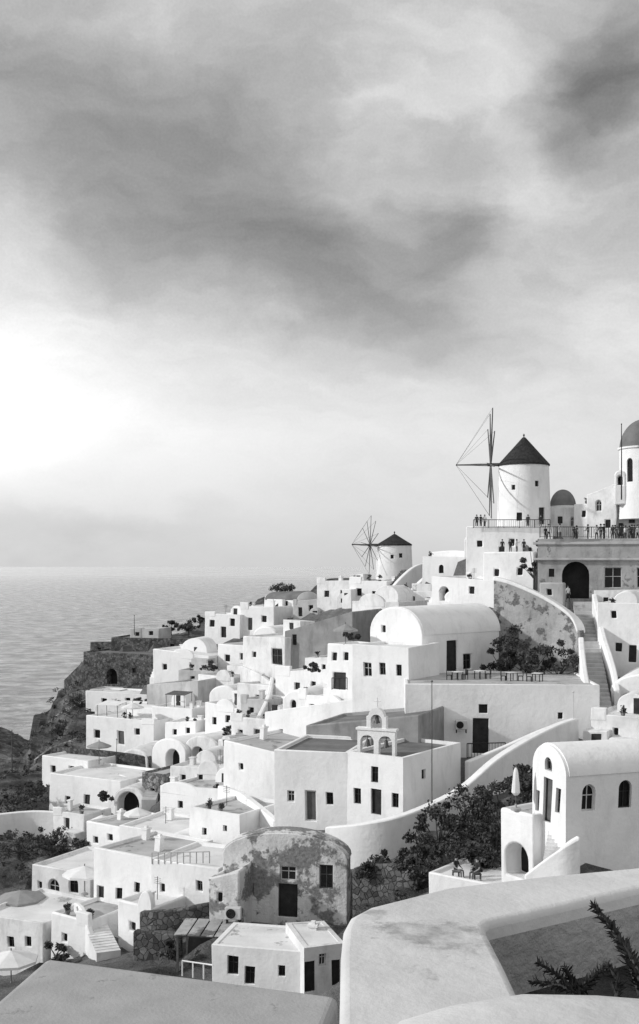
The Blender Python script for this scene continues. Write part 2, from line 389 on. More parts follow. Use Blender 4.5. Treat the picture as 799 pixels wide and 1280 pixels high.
H('white cave house with dark vaulted roof on the skyline',(330,372,740,766,180,177,7),'w 342 755 5 7; w 358 755 5 7',st='xvault',roof=RD,rise=1.3)
H('small pale house on the skyline right of the dark vaulted roof',(366,402,748,772,174,172,6),'d 376 764 5 11; w 390 760 5 7',m=W3)
H('flat white house on the left skyline with a tall narrow door',(300,342,758,790,176,173,7),'d 312 780 6 15; w 330 774 6 8',chim=((.7,.4,.8),))
H('leftmost white cube house on the left skyline with square window',(256,300,768,800,178,175,6),'w 265 780 6 8; w 290 778 6 9; d 279 790 6 13',m=W1)
H('low pale hut on top of the dark stone terraces',(163,198,786,800,184,182,4),'w 172 792 5 5; w 188 792 5 5',m=W3,clut=0)
H('dark stone fort with arched gateway at the cliff edge',(104,194,816,858,180,174,10),'h 140 846 13 19; w 168 838 4 6',name='stone_fort',cat='fort',m=STONE,roof=RD,found=6,wild=1)
H('long dark stone terrace house above the fort',(138,282,798,816,184,178,8),'w 215 808 5 6; w 240 808 5 6; w 262 807 5 6',name='stone_terrace_house',cat='house',m=STONE,roof=RD,wild=1)
H('low dark stone ruin standing at the left end of the fort roof',(112,146,804,820,187,185,4),'w 124 812 4 5',name='stone_ruin',cat='ruin',m=STONE,roof=RD,wild=1)
H('low grey hut on the cliff below the fort gateway',(112,150,862,876,168,166,4),'d 128 870 5 9',name='cliff_hut',cat='hut',m=W3,roof=RF,wild=1)
H('white wall house below the long stone terrace',(192,262,814,852,164,160,8),'w 206 834 5 7; w 240 832 6 8',m=W1)
H('large pale house with sloping gable end above the terraces',(184,248,(856,850),896,150,145,9),'w 232 876 5 7',m=W3,roof=RW)
H('white house with dark doorway right of the pale gable house',(248,292,842,892,150,146,8),'d 262 880 7 16; w 278 862 6 8',m=W2)
H('white cube with two tiny windows below the skyline cube house',(272,318,806,842,162,158,7),'w 284 822 6 8; w 302 820 6 8',m=W1,clut=0)
H('white house with dark square window left of the grey-walled house',(303,357,796,838,134,129,8),'w 347 822 13 20; w 318 818 5 7',m=W2)
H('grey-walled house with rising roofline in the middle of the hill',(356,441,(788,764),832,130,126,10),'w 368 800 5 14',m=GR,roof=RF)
H('low white roof house in front of the grey-walled house',(345,412,836,880,122,117,8),'d 372 862 7 17; w 392 856 6 8',m=W1)
H('narrow white tower with iron balcony left of the vaulted house',(408,442,806,868,108,106,5),'d 424 852 15 20; w 417 822 6 10; w 431 822 6 10',name='white_tower_house',m=W1)
H('big white vaulted house with rounded gable in the middle of the hill',(462,528,758,858,108,103,11.5),'d 565 822 14 46 R; w 585 826 10 20 R; w 480 786 5 9',st='vault',m=W1,rise=2.6)
H('square white front wing of the vaulted house with tall windows',(440,512,808,900,101,98,6),'w 459 837 10 17; w 478 836 8 15; w 500 838 7 14',m=W1,roof=RW,clut=0)
H('long white retaining house under the cafe terrace with railed door',(506,750,856,942,94,93,12),'w 604 886 11 11; d 601 920 20 44; w 540 900 6 8; w 700 895 6 8',name='retaining_house',m=W1,roof=RF,par=.12)
H('large white cube house left above the church',(331,442,(890,874),945,108,101,9),'w 352 915 5 8; w 408 905 6 9',m=W1,roof=RW)
H('tall white wall house left of the church',(279,346,(924,940),1012,101,97,8),'w 300 958 5 8',m=W1,chim=((.2,.5,.8),),clut=0)
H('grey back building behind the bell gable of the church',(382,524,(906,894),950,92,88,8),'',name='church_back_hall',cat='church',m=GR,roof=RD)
H('white church hall with dark door and small square windows',(343,434,939,1030,84.0,82.4,8),'w 363 995 9 14; d 388 1007 14 38; w 412 998 9 15',name='church_hall',cat='church',m=W1,roof=RD)
H('white church corner block under the bell gable with tall windows',(434,504,943,1032,82.4,79.6,8.5),'w 447 995 9 20; d 470 1002 13 32; w 494 1000 9 18; w 468 968 9 20; w 530 968 5 12 R',name='church_corner_block',cat='church',m=W1,roof=RD)
H('ruined vaulted facade with peeling plaster and broken dark openings',(279,434,1042,1150,73,71.5,1.5),'d 360 1126 24 42; w 360 1092 20 18; w 408 1096 17 30; w 312 1112 10 16',st='vault',rise=1.5,m=PEEL,name='ruined_house',roof=None,found=4)
H('low peeling block against the left side of the ruined facade',(262,300,(1096,1088),1152,71.6,70.8,2.4),'w 276 1122 6 12',m=PEEL,clut=0)
H('broad low white cottage with two framed windows at the bottom',(266,386,1188,1250,64.6,63.4,4.4),'w 293 1207 13 22; w 313 1219 12 22; w 352 1214 9 14',m=W1,roof=RW,clut=0,par=.05,chim=((.93,.6,.8),))
H('white annex with two doors beside the bottom cottage',(380,430,1184,1250,62.6,63.2,4.6),'d 388 1222 13 38; w 404 1202 9 15; d 420 1218 10 32',m=W2,roof=RW,clut=0,par=.05)
H('white house with tall dark door left of the railed terrace house',(117,190,1066,1156,83,80,7),'d 127 1126 9 40; w 150 1118 8 14; w 172 1112 7 13',m=W1,clut=0,chim=((.7,.4,.8),(.15,.7,.6)))
H('small white block with stepped top at the lower left path',(62,112,1146,1200,79,77,5),'w 80 1172 6 10',m=W1)
H('low white house with arched windows behind the left parasols',(40,114,1086,1130,95,92,7),'a 68 1108 13 20; a 92 1106 10 18; w 50 1106 5 9',m=W2,clut=0,chim=((.8,.5,.6),))
H('cut-off white house at the lower left frame edge',(-30,54,1148,1215,82,79,7),'w 14 1176 8 13; w 36 1178 7 12',m=W2,clut=0)
H('white house with three small windows on the middle left terrace',(60,152,972,1020,124,119,8),'w 84 1000 6 10; d 108 1002 7 17; w 130 998 6 9',m=W1,clut=0)
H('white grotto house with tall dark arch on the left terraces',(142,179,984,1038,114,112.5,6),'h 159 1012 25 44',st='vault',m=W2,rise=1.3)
H('square dark stone block beside the grotto arch',(177,204,966,1036,114,112,5),'w 190 990 4 8',m=STONE2,name='stone_house',roof=RF)
H('big white stacked house right of the stone block',(200,288,984,1058,104,100,8),'w 225 1005 6 9; w 262 1012 6 10; d 244 1045 8 20',m=W1)
H('white upper storey set back above the stacked house',(212,284,956,990,110,107,7),'w 228 972 6 8; w 250 972 6 8',m=W2)
H('long white terrace house above the railed terrace house',(150,268,1040,1078,97,92,6),'w 168 1060 7 9; w 190 1060 7 9; w 250 1058 7 9',m=W1)
H('tiny vaulted white chapel with dark round window above the railed terrace',(203,234,1042,1074,88,87,4),'a 217 1058 13 17',st='vault',m=W1,name='tiny_chapel',cat='chapel')
H('white ledge house beside the ruined facade roof',(236,300,1014,1064,88,85,6),'w 256 1040 6 9; w 282 1036 5 8',m=W1)
H('flat white house with shaded porch on the left terraces',(108,192,898,940,143,138,8),'w 122 918 7 10; d 150 922 8 17; w 172 914 6 8',m=W1)
H('white vaulted house with dark half-moon opening on the left terraces',(190,232,924,970,130,127,7),'h 216 948 16 22',st='vault',m=W1,rise=1.6)
H('second vaulted house with rounded doorway next to the half-moon one',(231,274,920,966,128,125,7),'h 247 946 15 24',st='vault',m=W2,rise=1.5)
H('white cube with pale roof between vaulted houses and tall wall house',(256,300,880,925,132,129,7),'w 268 902 6 9; w 286 900 6 9',m=W1)
H('narrow white house with dark door above the tall wall house',(296,338,850,905,128,124,7),'d 306 890 8 20; w 322 872 6 9',m=W2)
H('white terrace slab house overlooking the sea above the porch house',(108,184,866,886,164,160,6),'w 130 876 6 7; w 160 876 6 7',m=W1,clut=0)
H('white house with square window at the left of the terraces',(52,110,948,980,132,128,6),'w 66 962 6 8; w 90 963 6 8',m=W1,clut=0)
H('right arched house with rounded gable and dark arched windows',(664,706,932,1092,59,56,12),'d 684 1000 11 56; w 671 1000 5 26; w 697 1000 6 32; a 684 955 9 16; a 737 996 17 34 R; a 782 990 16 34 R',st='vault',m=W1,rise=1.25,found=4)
H('low white house with doorway at the right edge by the stairs',(748,860,754,836,107,104,7),'w 768 768 6 9; d 790 816 10 22; w 772 808 8 11',m=W1)
H('white vaulted house with arched window at the right frame edge',(764,840,842,898,97,95,8),'a 784 879 13 24',st='vault',m=W1,rise=1.6)
H('white stepped landing block right of the long stair wall',(738,830,898,932,89,86,6),'w 770 916 6 9',m=W2)
H('white terrace platform in front of the right arched house',(536,640,1100,1122,62,59,4),'',name='terrace_platform',cat='terrace',m=W1,roof=RW,par=.15)
H('white arched porch under the right arched house terrace',(625,667,1012,1102,59.5,57.5,4),'h 646 1076 28 44',m=W1,name='arched_porch',cat='porch')
H('white house with flat pale roof under the skyline left of the vault',(440,500,752,792,136,132,8),'w 452 772 6 8; w 472 770 6 8',m=W2)
H('white parapet house between the tower and the large cube house',(372,412,868,900,112,110,5),'w 390 884 6 9',m=W1)
H('white house with dark door below the pale gable house',(190,240,884,925,142,139,6),'d 204 912 7 16; w 224 905 6 8',m=W1)
H('low white shed above the tall wall house',(288,336,898,938,116,113,6),'w 300 918 6 9; d 322 922 7 17',m=W2)
H('pale house between the stone terraces and the skyline cubes',(222,274,838,858,158,155,5),'w 240 848 5 6',m=W3)
H('white house at left under the sea slab house',(118,182,880,902,152,149,6),'w 138 892 5 6; d 160 894 5 10',m=W2)
H('white yard house above the lower left parasols',(108,152,1030,1066,104,101,6),'w 120 1050 6 8; w 138 1048 6 8',m=W1,clut=0,chim=((.3,.5,.6),))
H('little vaulted white house just below the skyline cubes',(316,346,784,812,152,150,5),'a 331 802 6 9',st='vault',m=W1,rise=1.0)
H('narrow white house right of the second vaulted house',(272,300,926,975,119,117,5),'w 284 944 5 8; d 290 964 6 15',m=W2)
H('small white cube below the tall door house',(148,190,1130,1186,77,75,4),'w 166 1158 7 11',m=W1)
H('small white vault house under the porch house',(150,186,936,968,133,131,5),'h 168 956 12 18',st='vault',m=W2,rise=1.2)
H('white lean-to house in front of the pale gable house',(206,244,902,930,136,134,4),'w 218 915 5 7; w 234 914 5 7',m=W1)
H('small shaded pale house between the low shed and church cube',(300,336,874,902,120,118,5),'w 314 888 6 8',m=W3)
H('white stub house left of the tower under the grey wall',(380,412,820,846,124,122,5),'w 392 834 5 7; w 404 834 5 7',m=W2)
H('white block with dark doorway at the left of the yard house',(66,106,1016,1040,109,107,4),'d 84 1030 6 13',m=W2)
H('white vaulted house with small door in the middle left rows',(262,296,858,896,140,138,6),'h 280 884 9 14',st='vault',m=W1,rise=1.3)
H('low vaulted white house in front of the low roof house',(352,392,862,892,114,112,5),'a 366 880 7 11',st='vault',m=W1,rise=1.3)
H('small vaulted house under the low skyline house beside the ramp',(556,596,736,758,131,129,5),'h 576 750 9 12',st='vault',m=W1,rise=1.0)
H('white house with railed flat terrace roof above dark stone walls',(188,274,1080,1144,79,76.5,6),'w 204 1112 6 10; w 250 1108 7 12',m=W1,roof=RW,clut=0)
# ------------------------------------------------------------------ walls
WALL('long curved white stair wall sweeping up right of the church',[(406,1034,1078,77),(450,1030,1078,75),(500,1021,1064,75),(545,1004,1046,77),(582,984,1016,79),(622,950,988,81),(662,925,960,84),(700,906,936,87),(724,898,926,89)],W1,.7)
WALL('inner white wall of the stair path beside the retaining house',[(586,952,985,86),(630,934,962,88),(680,912,936,90),(722,898,920,92)],W1,.5)
WALL('sloped weathered wall with white coping above the cafe terrace',[(617,722,850,112),(640,728,850,111),(680,746,850,109.5),(712,768,850,108),(722,788,850,107)],WEATH,.8,coping=W1,name='weathered_wall')
WALL('white curved ramp wall climbing to the small windmill',[(476,752,762,152),(490,736,760,153),(505,720,756,155),(520,708,745,158),(532,704,735,160)],W1,.6,name='ramp_wall')
WALL('second white ramp wall right of the curved ramp',[(500,756,764,146),(516,738,760,147),(532,722,752,149),(548,712,742,151)],W1,.6,name='ramp_wall')
WALL('white boundary wall across the left terraces',[(-20,1020,1044,114),(40,1014,1040,115),(90,1016,1040,114),(124,1012,1036,113)],W1,.5)
WALL('dark stone terrace wall left of the vaulted houses',[(64,934,958,136),(100,936,958,134),(140,940,962,132),(188,946,968,131)],STONE,.6,name='stone_wall')
WALL('dark stone terrace wall below the railed terrace house, upper step',[(174,1140,1168,75),(215,1138,1168,74),(262,1130,1165,74)],STONE,.6,name='stone_wall')
WALL('dark stone terrace wall below the railed terrace house, lower step',[(166,1164,1196,71),(195,1166,1196,70.5),(224,1168,1198,70)],STONE,.6,name='stone_wall')
WALL('rubble stone wall between the ruined facade and the dark bushes',[(440,1086,1128,70),(470,1080,1128,69),(522,1084,1124,67)],STONE,.6,name='stone_wall',wild=1)
WALL('sloping white stair parapet in front of the right arched house',[(655,1094,1112,55.5),(680,1075,1108,55),(705,1058,1102,54.5),(726,1046,1098,54.5)],W1,.45)
WALL('white wall left of the right-hand stairs',[(723,796,850,105),(726,830,885,99),(731,860,900,95)],W1,.5)
WALL('white wall right of the right-hand stairs',[(740,742,790,114),(750,790,850,106),(762,830,884,100),(768,862,900,96)],W1,.5)
WALL('low white terrace wall on the skyline under the large windmill',[(540,690,704,148),(566,688,702,146),(590,690,704,143)],W1,.5)
WALL('small white curved wall beside the lower left steps',[(92,1128,1178,80),(100,1136,1184,78.5),(108,1158,1190,77),(116,1184,1192,76)],W1,.4)
WALL('low white wall stepping down left of the half-moon vault',[(148,968,986,124),(174,974,990,121),(198,962,984,119)],W2,.4)
WALL('dark dry stone wall at the edge of the scrub under the left boundary wall',[(-10,1052,1074,108),(50,1058,1080,106),(108,1066,1086,104)],STONE,.5,name='stone_wall',wild=1)
WALL('dark stone wall along the cliff top left of the fort',[(80,850,864,190),(94,836,852,187),(108,822,850,184)],STONE,.6,name='stone_wall',wild=1)
WALL('low dry stone terrace wall on the cliff below the fort',[(60,902,914,176),(84,884,898,174),(112,872,888,170)],STONE2,.6,name='stone_wall',wild=1)
WALL('second low dry stone terrace wall further down the cliff',[(44,950,962,154),(66,934,948,155),(96,922,934,154)],STONE2,.6,name='stone_wall',wild=1)
WALL('dark stone terrace wall between the fort and the sea slab house',[(86,866,880,178),(120,860,872,173),(156,858,870,170),(190,856,868,167)],STONE,.6,name='stone_wall',wild=1)
WALL('sloping white wall running down between the middle rows of houses',[(338,846,872,124),(332,872,900,119),(318,900,928,115)],W1,.45)
WALL('curved white wall around the yard below the tower house',[(412,866,888,108),(428,880,900,104),(446,890,904,101)],W1,.45)
WALL('sloping white parapet left of the grey-walled house',[(300,832,850,134),(326,844,862,130),(348,862,878,126)],W2,.45)
WALL('large smooth sloping white wall down left of the church',[(272,982,1022,97.5),(296,990,1030,92),(318,1006,1040,88),(342,1026,1046,85)],W1,.6)
WALL('curved white terrace wall under the stacked house',[(186,1046,1066,98.5),(214,1058,1078,96),(246,1060,1080,93.5),(272,1050,1072,92)],W2,.4)
STAIR('stone stairs climbing between white walls on the right',(752,893,94),(728,752,117),1.9,30,W3)
STAIR('short flight of steps in the lower left by the tall door house',(136,1190,74),(112,1140,80.5),1.6,16,W2)
STAIR('steps up the curved ramp to the small windmill',(478,758,150),(512,712,160),2.2,22,STONE2)
STAIR('steps beside the rounded gable of the right arched house',(690,1086,55.6),(700,1030,57.5),1.0,12,W2)
STAIR('white steps running up left of the large cube house',(298,932,112),(322,880,124),1.6,24,W3)
STAIR('white steps descending between the vaulted houses and the stacked house',(186,1000,110),(200,962,122),1.4,20,W3)

# ------------------------------------------------------------------ windmills
def windmill(label,px,py,Y,r,h,roofh,ov,axis,dist,Rw,tip,ns,hubdz,phase,wins,sr=.1):
    c=P(px,py,Y); root=empty('windmill',c,0,label,'windmill')
    bm=bmesh.new(); lathe(bm,[(r*1.04,-4),(r*1.02,0),(r*.95,h),(0,h)],40); w=link('tower',mesh(bm,smooth=40),W1,root)
    bm=bmesh.new(); lathe(bm,[(0,h+.02),(r*.95+ov,h-.05),(r*.95+ov,h+.15),(r*.62,h+roofh*.42),(r*.3,h+roofh*.75),(r*.06,h+roofh),(0,h+roofh)],28); rf=link('roof',mesh(bm,smooth=30),THATCH,root)
    bm=bmesh.new(); tube(bm,(0,0,h+roofh-.1),(0,0,h+roofh+.5),.09,.03); lathe(bm,[(0,-.16),(.16,0),(0,.16)],10,(0,0,h+roofh+.3)); link('finial',mesh(bm),THATCH,rf)
    ax=Vector(axis).normalized(); hub=Vector((0,0,h+hubdz))+ax*dist; tp_=Vector((0,0,h+hubdz))+ax*tip
    bm=bmesh.new(); tube(bm,(0,0,h+hubdz),hub+ax*.4,.22,.2,8); tube(bm,hub,tp_,.13,.08,8); link('axle',mesh(bm),TIMB,root)
    s=ax.cross(Vector((0,0,1))).normalized(); up=s.cross(ax)
    ends=[]
    for i in range(ns):
        t=phase+2*math.pi*i/ns; d=(s*math.cos(t)+up*math.sin(t)); e=hub+d*Rw*(1+.06*math.sin(i*2.3)); ends.append(e)
        bm=bmesh.new(); tube(bm,hub,e,sr,sr*.55,6); link('spar',mesh(bm),TIMB,root)
    bm=bmesh.new()
    for i,e in enumerate(ends): tube(bm,e,tp_,.014,n=4)
    link('rigging',mesh(bm),IRON,root)
    cb=bmesh.new()
    for a,z,ww,hh in wins:
        rr=r*(1.02-.07*z/h); d=Vector((math.sin(a),-math.cos(a),0)); t=Vector((math.cos(a),math.sin(a),0))
        fn=lambda A,B,D:tuple(d*(rr-D)+t*A+Vector((0,0,B)))
        pts=outline(0,z,ww,hh,False); prism(cb,pts,fn,-.4,.4)
        bm=bmesh.new(); prism(bm,pts,fn,.26,.32); link('door' if hh>1.5 else 'window',mesh(bm),DARK,root)
    k=link('cutter',mesh(cb)); k.parent=root; BOOL.append((w,k)); WALLS.append((w,.05,40))
    for a in (0,1.57,3.14,4.7): tp(c+Vector((r*1.2*math.cos(a),r*1.2*math.sin(a),0)),0,-.2)
windmill('large white windmill with dark cone roof and tall bare sail wheel',655,657,140,3.25,7.5,3.5,.12,(-1,.085,0),4.1,7.1,8.4,10,.15,.12,[(-.35,1.0,.7,1.0),(.55,1.1,.9,2.0),(.35,5.0,.5,.7),(-.6,4.6,.5,.6)],.11)
windmill('small distant windmill with low dark roof and spoked wheel',493,722,185,3.0,5.3,1.9,.1,(-.96,-.28,0),4.2,4.6,7.4,12,.1,.1,[(.3,3.6,.6,.7),(-.2,3.4,.5,.6)],.075)

# ------------------------------------------------------------------ domes and church on the right
def domed(label,px,pyb,pyt,Y,r,drum,name,mt,wins):
    c=P(px,pyb,Y); root=empty(name,c,0,label,'church' if 'church' in name else 'dome')
    bm=bmesh.new(); lathe(bm,[(r*1.03,-3),(r,0),(r,drum-.25),(r*1.07,drum-.2),(r*1.07,drum),(0,drum)],36); w=link('drum',mesh(bm,smooth=35),W1,root)
    rise=(pyb-pyt)/F*Y-drum
    bm=bmesh.new(); lathe(bm,[(0,drum+.003)]+[(r*1.0*math.cos(i*math.pi/24),drum+.01+rise*math.sin(i*math.pi/24)) for i in range(12)]+[(0,drum+rise)],36); d=link('dome',mesh(bm,smooth=50),mt,root)
    if wins:
        cb=bmesh.new()
        for a in wins:
            dd=Vector((math.sin(a),-math.cos(a),0)); t=Vector((math.cos(a),math.sin(a),0))
            fn=lambda A,B,D:tuple(dd*(r-D)+t*A+Vector((0,0,B)))
            pts=outline(0,drum*.5,r*.28,drum*.5,True); prism(cb,pts,fn,-.4,.35)
            bm=bmesh.new(); prism(bm,pts,fn,.24,.3); link('window',mesh(bm),GLASS,root)
        k=link('cutter',mesh(cb)); k.parent=root; BOOL.append((w,k))
        bm=bmesh.new(); z=drum+rise; tube(bm,(0,0,z-.1),(0,0,z+1.3),.06,.04); tube(bm,(-.35,0,z+.9),(.35,0,z+.9),.05); link('cross',mesh(bm),W1,d)
    WALLS.append((w,.05,35))
    return root
domed('white church drum with tall grey dome at the right frame edge',806,618,524,134,2.95,5.6,'domed_church',DOME,[-.9,-.35,.2,.8])
domed('small dark dome between the large windmill and the church',704,635,612,142,1.6,.25,'small_dome',RD,[])
H('white church nave under the grey dome at the right frame edge',(764,860,612,676,135,132,9),'a 790 645 8 18; d 776 662 7 16',name='church_nave',cat='church',m=W2)
H('slim white belfry pillar left of the grey church dome',(768,782,588,620,133,132.6,1.3),'h 775 600 7 12',st='vault',name='belfry',cat='belfry',m=W1,rise=.6,terr=0,found=1)
H('low white parapet house between the small dome and the church wing',(716,742,626,660,138,137,4),'w 728 642 5 8',m=W1,terr=0)

# ------------------------------------------------------------------ bell gable with bells
def bell_gable():
    Y=82.2; c=P(470,948,Y); root=empty('bell_gable',c,R(-22),'white three-arched bell gable standing on the church roof','bell gable')
    s=Y/F
    fn=lambda A,B,D:(A,D,B)
    bm=bmesh.new()
    w=25*s; h1=36*s; h2=52*s; w2=13*s
    prof=[(-w,-.5),(w,-.5),(w,h1)]
    prof+=[(w2,h1+.1),(w2,h2)]+[(w2*.8*math.cos(t),h2+w2*.8*math.sin(t)) for t in [math.pi*i/10 for i in range(11)]]+[(-w2,h2),(-w2,h1+.1),(-w,h1)]
    prism(bm,prof,fn,0,.5); wl=link('wall',mesh(bm),W1,root)
    cb=bmesh.new()
    holes=[(-w*.49,15*s,18*s,27*s),(w*.49,15*s,18*s,27*s),(0,h1+9.5*s,15*s,18*s)]
    for a,b,ww,hh in holes: prism(cb,outline(a,b,ww,hh,True),fn,-.5,1.2)
    k=link('cutter',mesh(cb)); k.parent=root; BOOL.append((wl,k)); WALLS.append((wl,.04,30))
    for z,ww in ((h1,w),(1.0*s,w)):
        bm=bmesh.new(); bx(bm,-ww-.1,ww+.1,-.1,.6,z-.07,z+.08); link('ledge',mesh(bm),W1,root)
    bm=bmesh.new(); z=h2+w2*.8; tube(bm,(0,.25,z-.05),(0,.25,z+.75),.05); tube(bm,(-.25,.25,z+.5),(.25,.25,z+.5),.045); link('cross',mesh(bm),W1,root)
    M=Matrix.Translation(c)@Matrix.Rotation(R(-22),4,'Z')
    for (a,b,ww,hh),nm in zip(holes,('left arch of the bell gable','right arch of the bell gable','top arch of the bell gable')):
        p=M@Vector((a,.25,b+hh*.1))
        r_=empty('bell',p,0,'small dark bell hanging in the '+nm,'bell')
        bm=bmesh.new(); lathe(bm,[(0,.3),(.09,.3),(.14,.15),(.17,-.05),(.25,-.2),(.22,-.2),(0,-.05)],14); link('bell_cup',mesh(bm,smooth=40),BELL,r_)
        bm=bmesh.new(); tube(bm,(0,0,.28),(0,0,hh*.36),.03); tube(bm,(-ww*.5,0,hh*.3),(ww*.5,0,hh*.3),.045); link('headstock',mesh(bm),TIMB,r_)
        bm=bmesh.new(); tube(bm,(0,0,0),(0,0,-.27),.03,.05); link('clapper',mesh(bm),IRON,r_)
bell_gable()

# ------------------------------------------------------------------ railings, poles, AC, parasols, pergola, furniture
def railing(label,a,b,h=1.0,m=IRON,n=None,bars=True):
    A=P(*a); B=P(*b); d=B-A; L=d.length; root=empty('railing',A,0,label,'railing'); n=n or max(2,int(L/1.6))
    for i in range(n+1):
        p=d*(i/n); bm=bmesh.new(); tube(bm,p,p+Vector((0,0,h)),.04); link('post',mesh(bm),m,root)
    bm=bmesh.new(); tube(bm,(0,0,h),d+Vector((0,0,h)),.045); link('top_rail',mesh(bm),m,root)
    if bars:
        bm=bmesh.new(); k=int(L/.22)
        for i in range(k): p=d*((i+.5)/k); tube(bm,p+Vector((0,0,.08)),p+Vector((0,0,h)),.016,n=4)
        tube(bm,(0,0,.1),d+Vector((0,0,.1)),.025); link('balusters',mesh(bm),m,root)
railing('long dark railing along the upper terrace below the church dome',(675,672,119.2),(848,673,117.6),1.15)
railing('dark railing in front of the door in the retaining wall',(584,948,90.5),(632,947,90.2),1.2)
railing('iron balcony railing on the narrow white tower',(415,862,105.2),(434,862,104.6),1.1)
railing('dark railing of the windmill terrace left of the windmill',(592,660,135.5),(688,660,133.6),1.0)
railing('pale railing along the flat terrace roof above dark stone walls',(190,1080,78.9),(262,1079,76.9),.8,W3,9,False)
def pole(label,px,p0,p1,Y,r=.05,m=METAL,name='flagpole',cat='pole',arm=0):
    a=P(px,p0,Y); b=P(px,p1,Y); root=empty(name,a,0,label,cat)
    bm=bmesh.new(); tube(bm,(0,0,-1),(0,0,b.z-a.z),r,r*.6); link('shaft',mesh(bm),m,root)
    bm=bmesh.new(); lathe(bm,[(0,-.1),(.1,0),(0,.1)],10,(0,0,b.z-a.z+.08)); link('cap',mesh(bm),m,root)
    if arm:
        for z in (-.4,-1.1):
            bm=bmesh.new(); tube(bm,(-arm,0,b.z-a.z+z),(arm,0,b.z-a.z+z),.07); link('crossarm',mesh(bm),m,root)
pole('thin bare flagpole rising in front of the church right side',540,992,853,78.5,.045,TIMB)
pole('dark mast beside the church dome at the right',777,614,531,131,.08,IRON)
pole('short lamp pole above the long stair wall',717,900,866,89,.05)
pole('wooden utility pole on the cliff at the left edge',15,975,914,150,.12,TIMB,'utility_pole','pole',.9)
pole('thin pole on the left terraces above the grotto',146,960,925,130,.05,TIMB)
pole('short mast on the skyline hut',168,786,770,183,.06,IRON)
def ac(label,px,py,Y,rz=0):
    c=P(px,py,Y); root=empty('air_conditioner',c,rz,label,'air conditioner')
    bm=bmesh.new(); bx(bm,-.5,.5,0,.4,0,.75); o=link('casing',mesh(bm),METAL,root); o.modifiers.new('b','BEVEL').width=.04
    bm=bmesh.new()
    for rr in (.1,.2,.29):
        for i in range(20):
            a=2*math.pi*i/20; b=2*math.pi*(i+1)/20
            tube(bm,(-.12+rr*math.cos(a),-.03,.38+rr*math.sin(a)),(-.12+rr*math.cos(b),-.03,.38+rr*math.sin(b)),.015,n=4)
    link('fan_grille',mesh(bm),IRON,root)
    bm=bmesh.new(); lathe(bm,[(0,0),(.3,0),(.3,.02),(0,.02)],20); me=mesh(bm); me.transform(Matrix.Translation((-.12,-.004,.38))@Matrix.Rotation(R(90),4,'X')); link('fan_opening',me,HOLE,root)
    for x in (-.4,.4):
        bm=bmesh.new(); bx(bm,x-.04,x+.04,.05,.38,-.3,0); link('bracket',mesh(bm),IRON,root)
ac('air conditioner on the retaining wall left of the railed door',577,912,93.0)
ac('air conditioner on the ledge above the bottom cottage',291,1150,69.2,R(-8))
def parasol(label,px,py,Y,r=1.6,h=2.4,m=CLOTH,closed=False,group=None):
    c=P(px,py,Y); root=empty('parasol',c,random.random(),label,'parasol',group)
    bm=bmesh.new(); tube(bm,(0,0,-.5),(0,0,h+.15),.035); link('pole',mesh(bm),TIMB,root)
    bm=bmesh.new()
    if closed:
        lathe(bm,[(.05,h),(.12,h-.2),(.2,h-.9),(.23,h-1.3),(.14,h-1.4),(.1,h-1.45)],9)
    else:
        n=8; top=bm.verts.new((0,0,h)); A=[bm.verts.new((r*math.cos(2*math.pi*i/n),r*math.sin(2*math.pi*i/n),h-.55)) for i in range(n)]
        Bm=[bm.verts.new((v.co.x,v.co.y,v.co.z-.16)) for v in A]
        for i in range(n): j=(i+1)%n; bm.faces.new((A[i],A[j],top)); bm.faces.new((Bm[i],Bm[j],A[j],A[i]))
    link('canopy',mesh(bm),m,root)
    if not closed:
        bm=bmesh.new()
        for i in range(8): a=2*math.pi*i/8; tube(bm,(0,0,h-.06),(r*.97*math.cos(a),r*.97*math.sin(a),h-.57),.02,n=4)
        link('ribs',mesh(bm),TIMB,root)
    bm=bmesh.new(); lathe(bm,[(.28,-.02),(.28,.08),(.06,.12),(.06,.3),(0,.3)],14); link('base',mesh(bm),CONC,root)
parasol('closed white parasol on the terrace of the right arched house',645,1012,58.6,closed=True,h=2.2)
parasol('open pale parasol beside the arched-window house at lower left',106,1118,86,1.7,2.2)
parasol('wide grey parasol at the left frame edge above the cut-off house',26,1150,86,1.9,2.3,CLOTHG)
parasol('large white parasol at the bottom left corner',14,1232,70,1.7,2.2)
parasol('small open parasol on the tower terrace left of the vaulted house',432,806,107,1.2,2.0,CLOTHG)
parasol('open white parasol on the boundary wall terrace at left',172,1036,104,1.3,2.0)
parasol('open grey parasol on the terrace between the stone wall and vaulted houses',124,950,129,1.4,2.2,CLOTHG)
parasol('open white parasol on the left porch house terrace',166,900,140,1.4,2.2)
parasol('open white parasol in the yard below the grotto arch',128,1046,106,1.3,2.1)
def pergola():
    a=P(222,1214,67.5); root=empty('pergola',a,R(-6),'slatted timber pergola roof on posts beside the bottom cottage','pergola')
    w,d,h=3.0,2.6,2.1
    for x in (0,w):
        for y in (0,d):
            bm=bmesh.new(); bx(bm,x-.06,x+.06,y-.06,y+.06,-1,h); link('post',mesh(bm),TIMB,root)
    for y in (0,d):
        bm=bmesh.new(); bx(bm,-.2,w+.2,y-.05,y+.05,h,h+.14); link('beam',mesh(bm),TIMB,root)
    for i in range(4):
        bm=bmesh.new(); x=i*(w+.3)/4-.15
        bx(bm,x,x+.72,-.3,d+.3,h+.145,h+.19)
        me=mesh(bm); link('roof_panel',me,WEATH,root)
    bm=bmesh.new(); bx(bm,0.1,w-.1,d-.05,d,-1,h-.05); link('back_screen',mesh(bm),DARK,root)
pergola()
railing('white plank fence in front of the pergola',(228,1220,66),(268,1226,65),.9,W1,3,False)
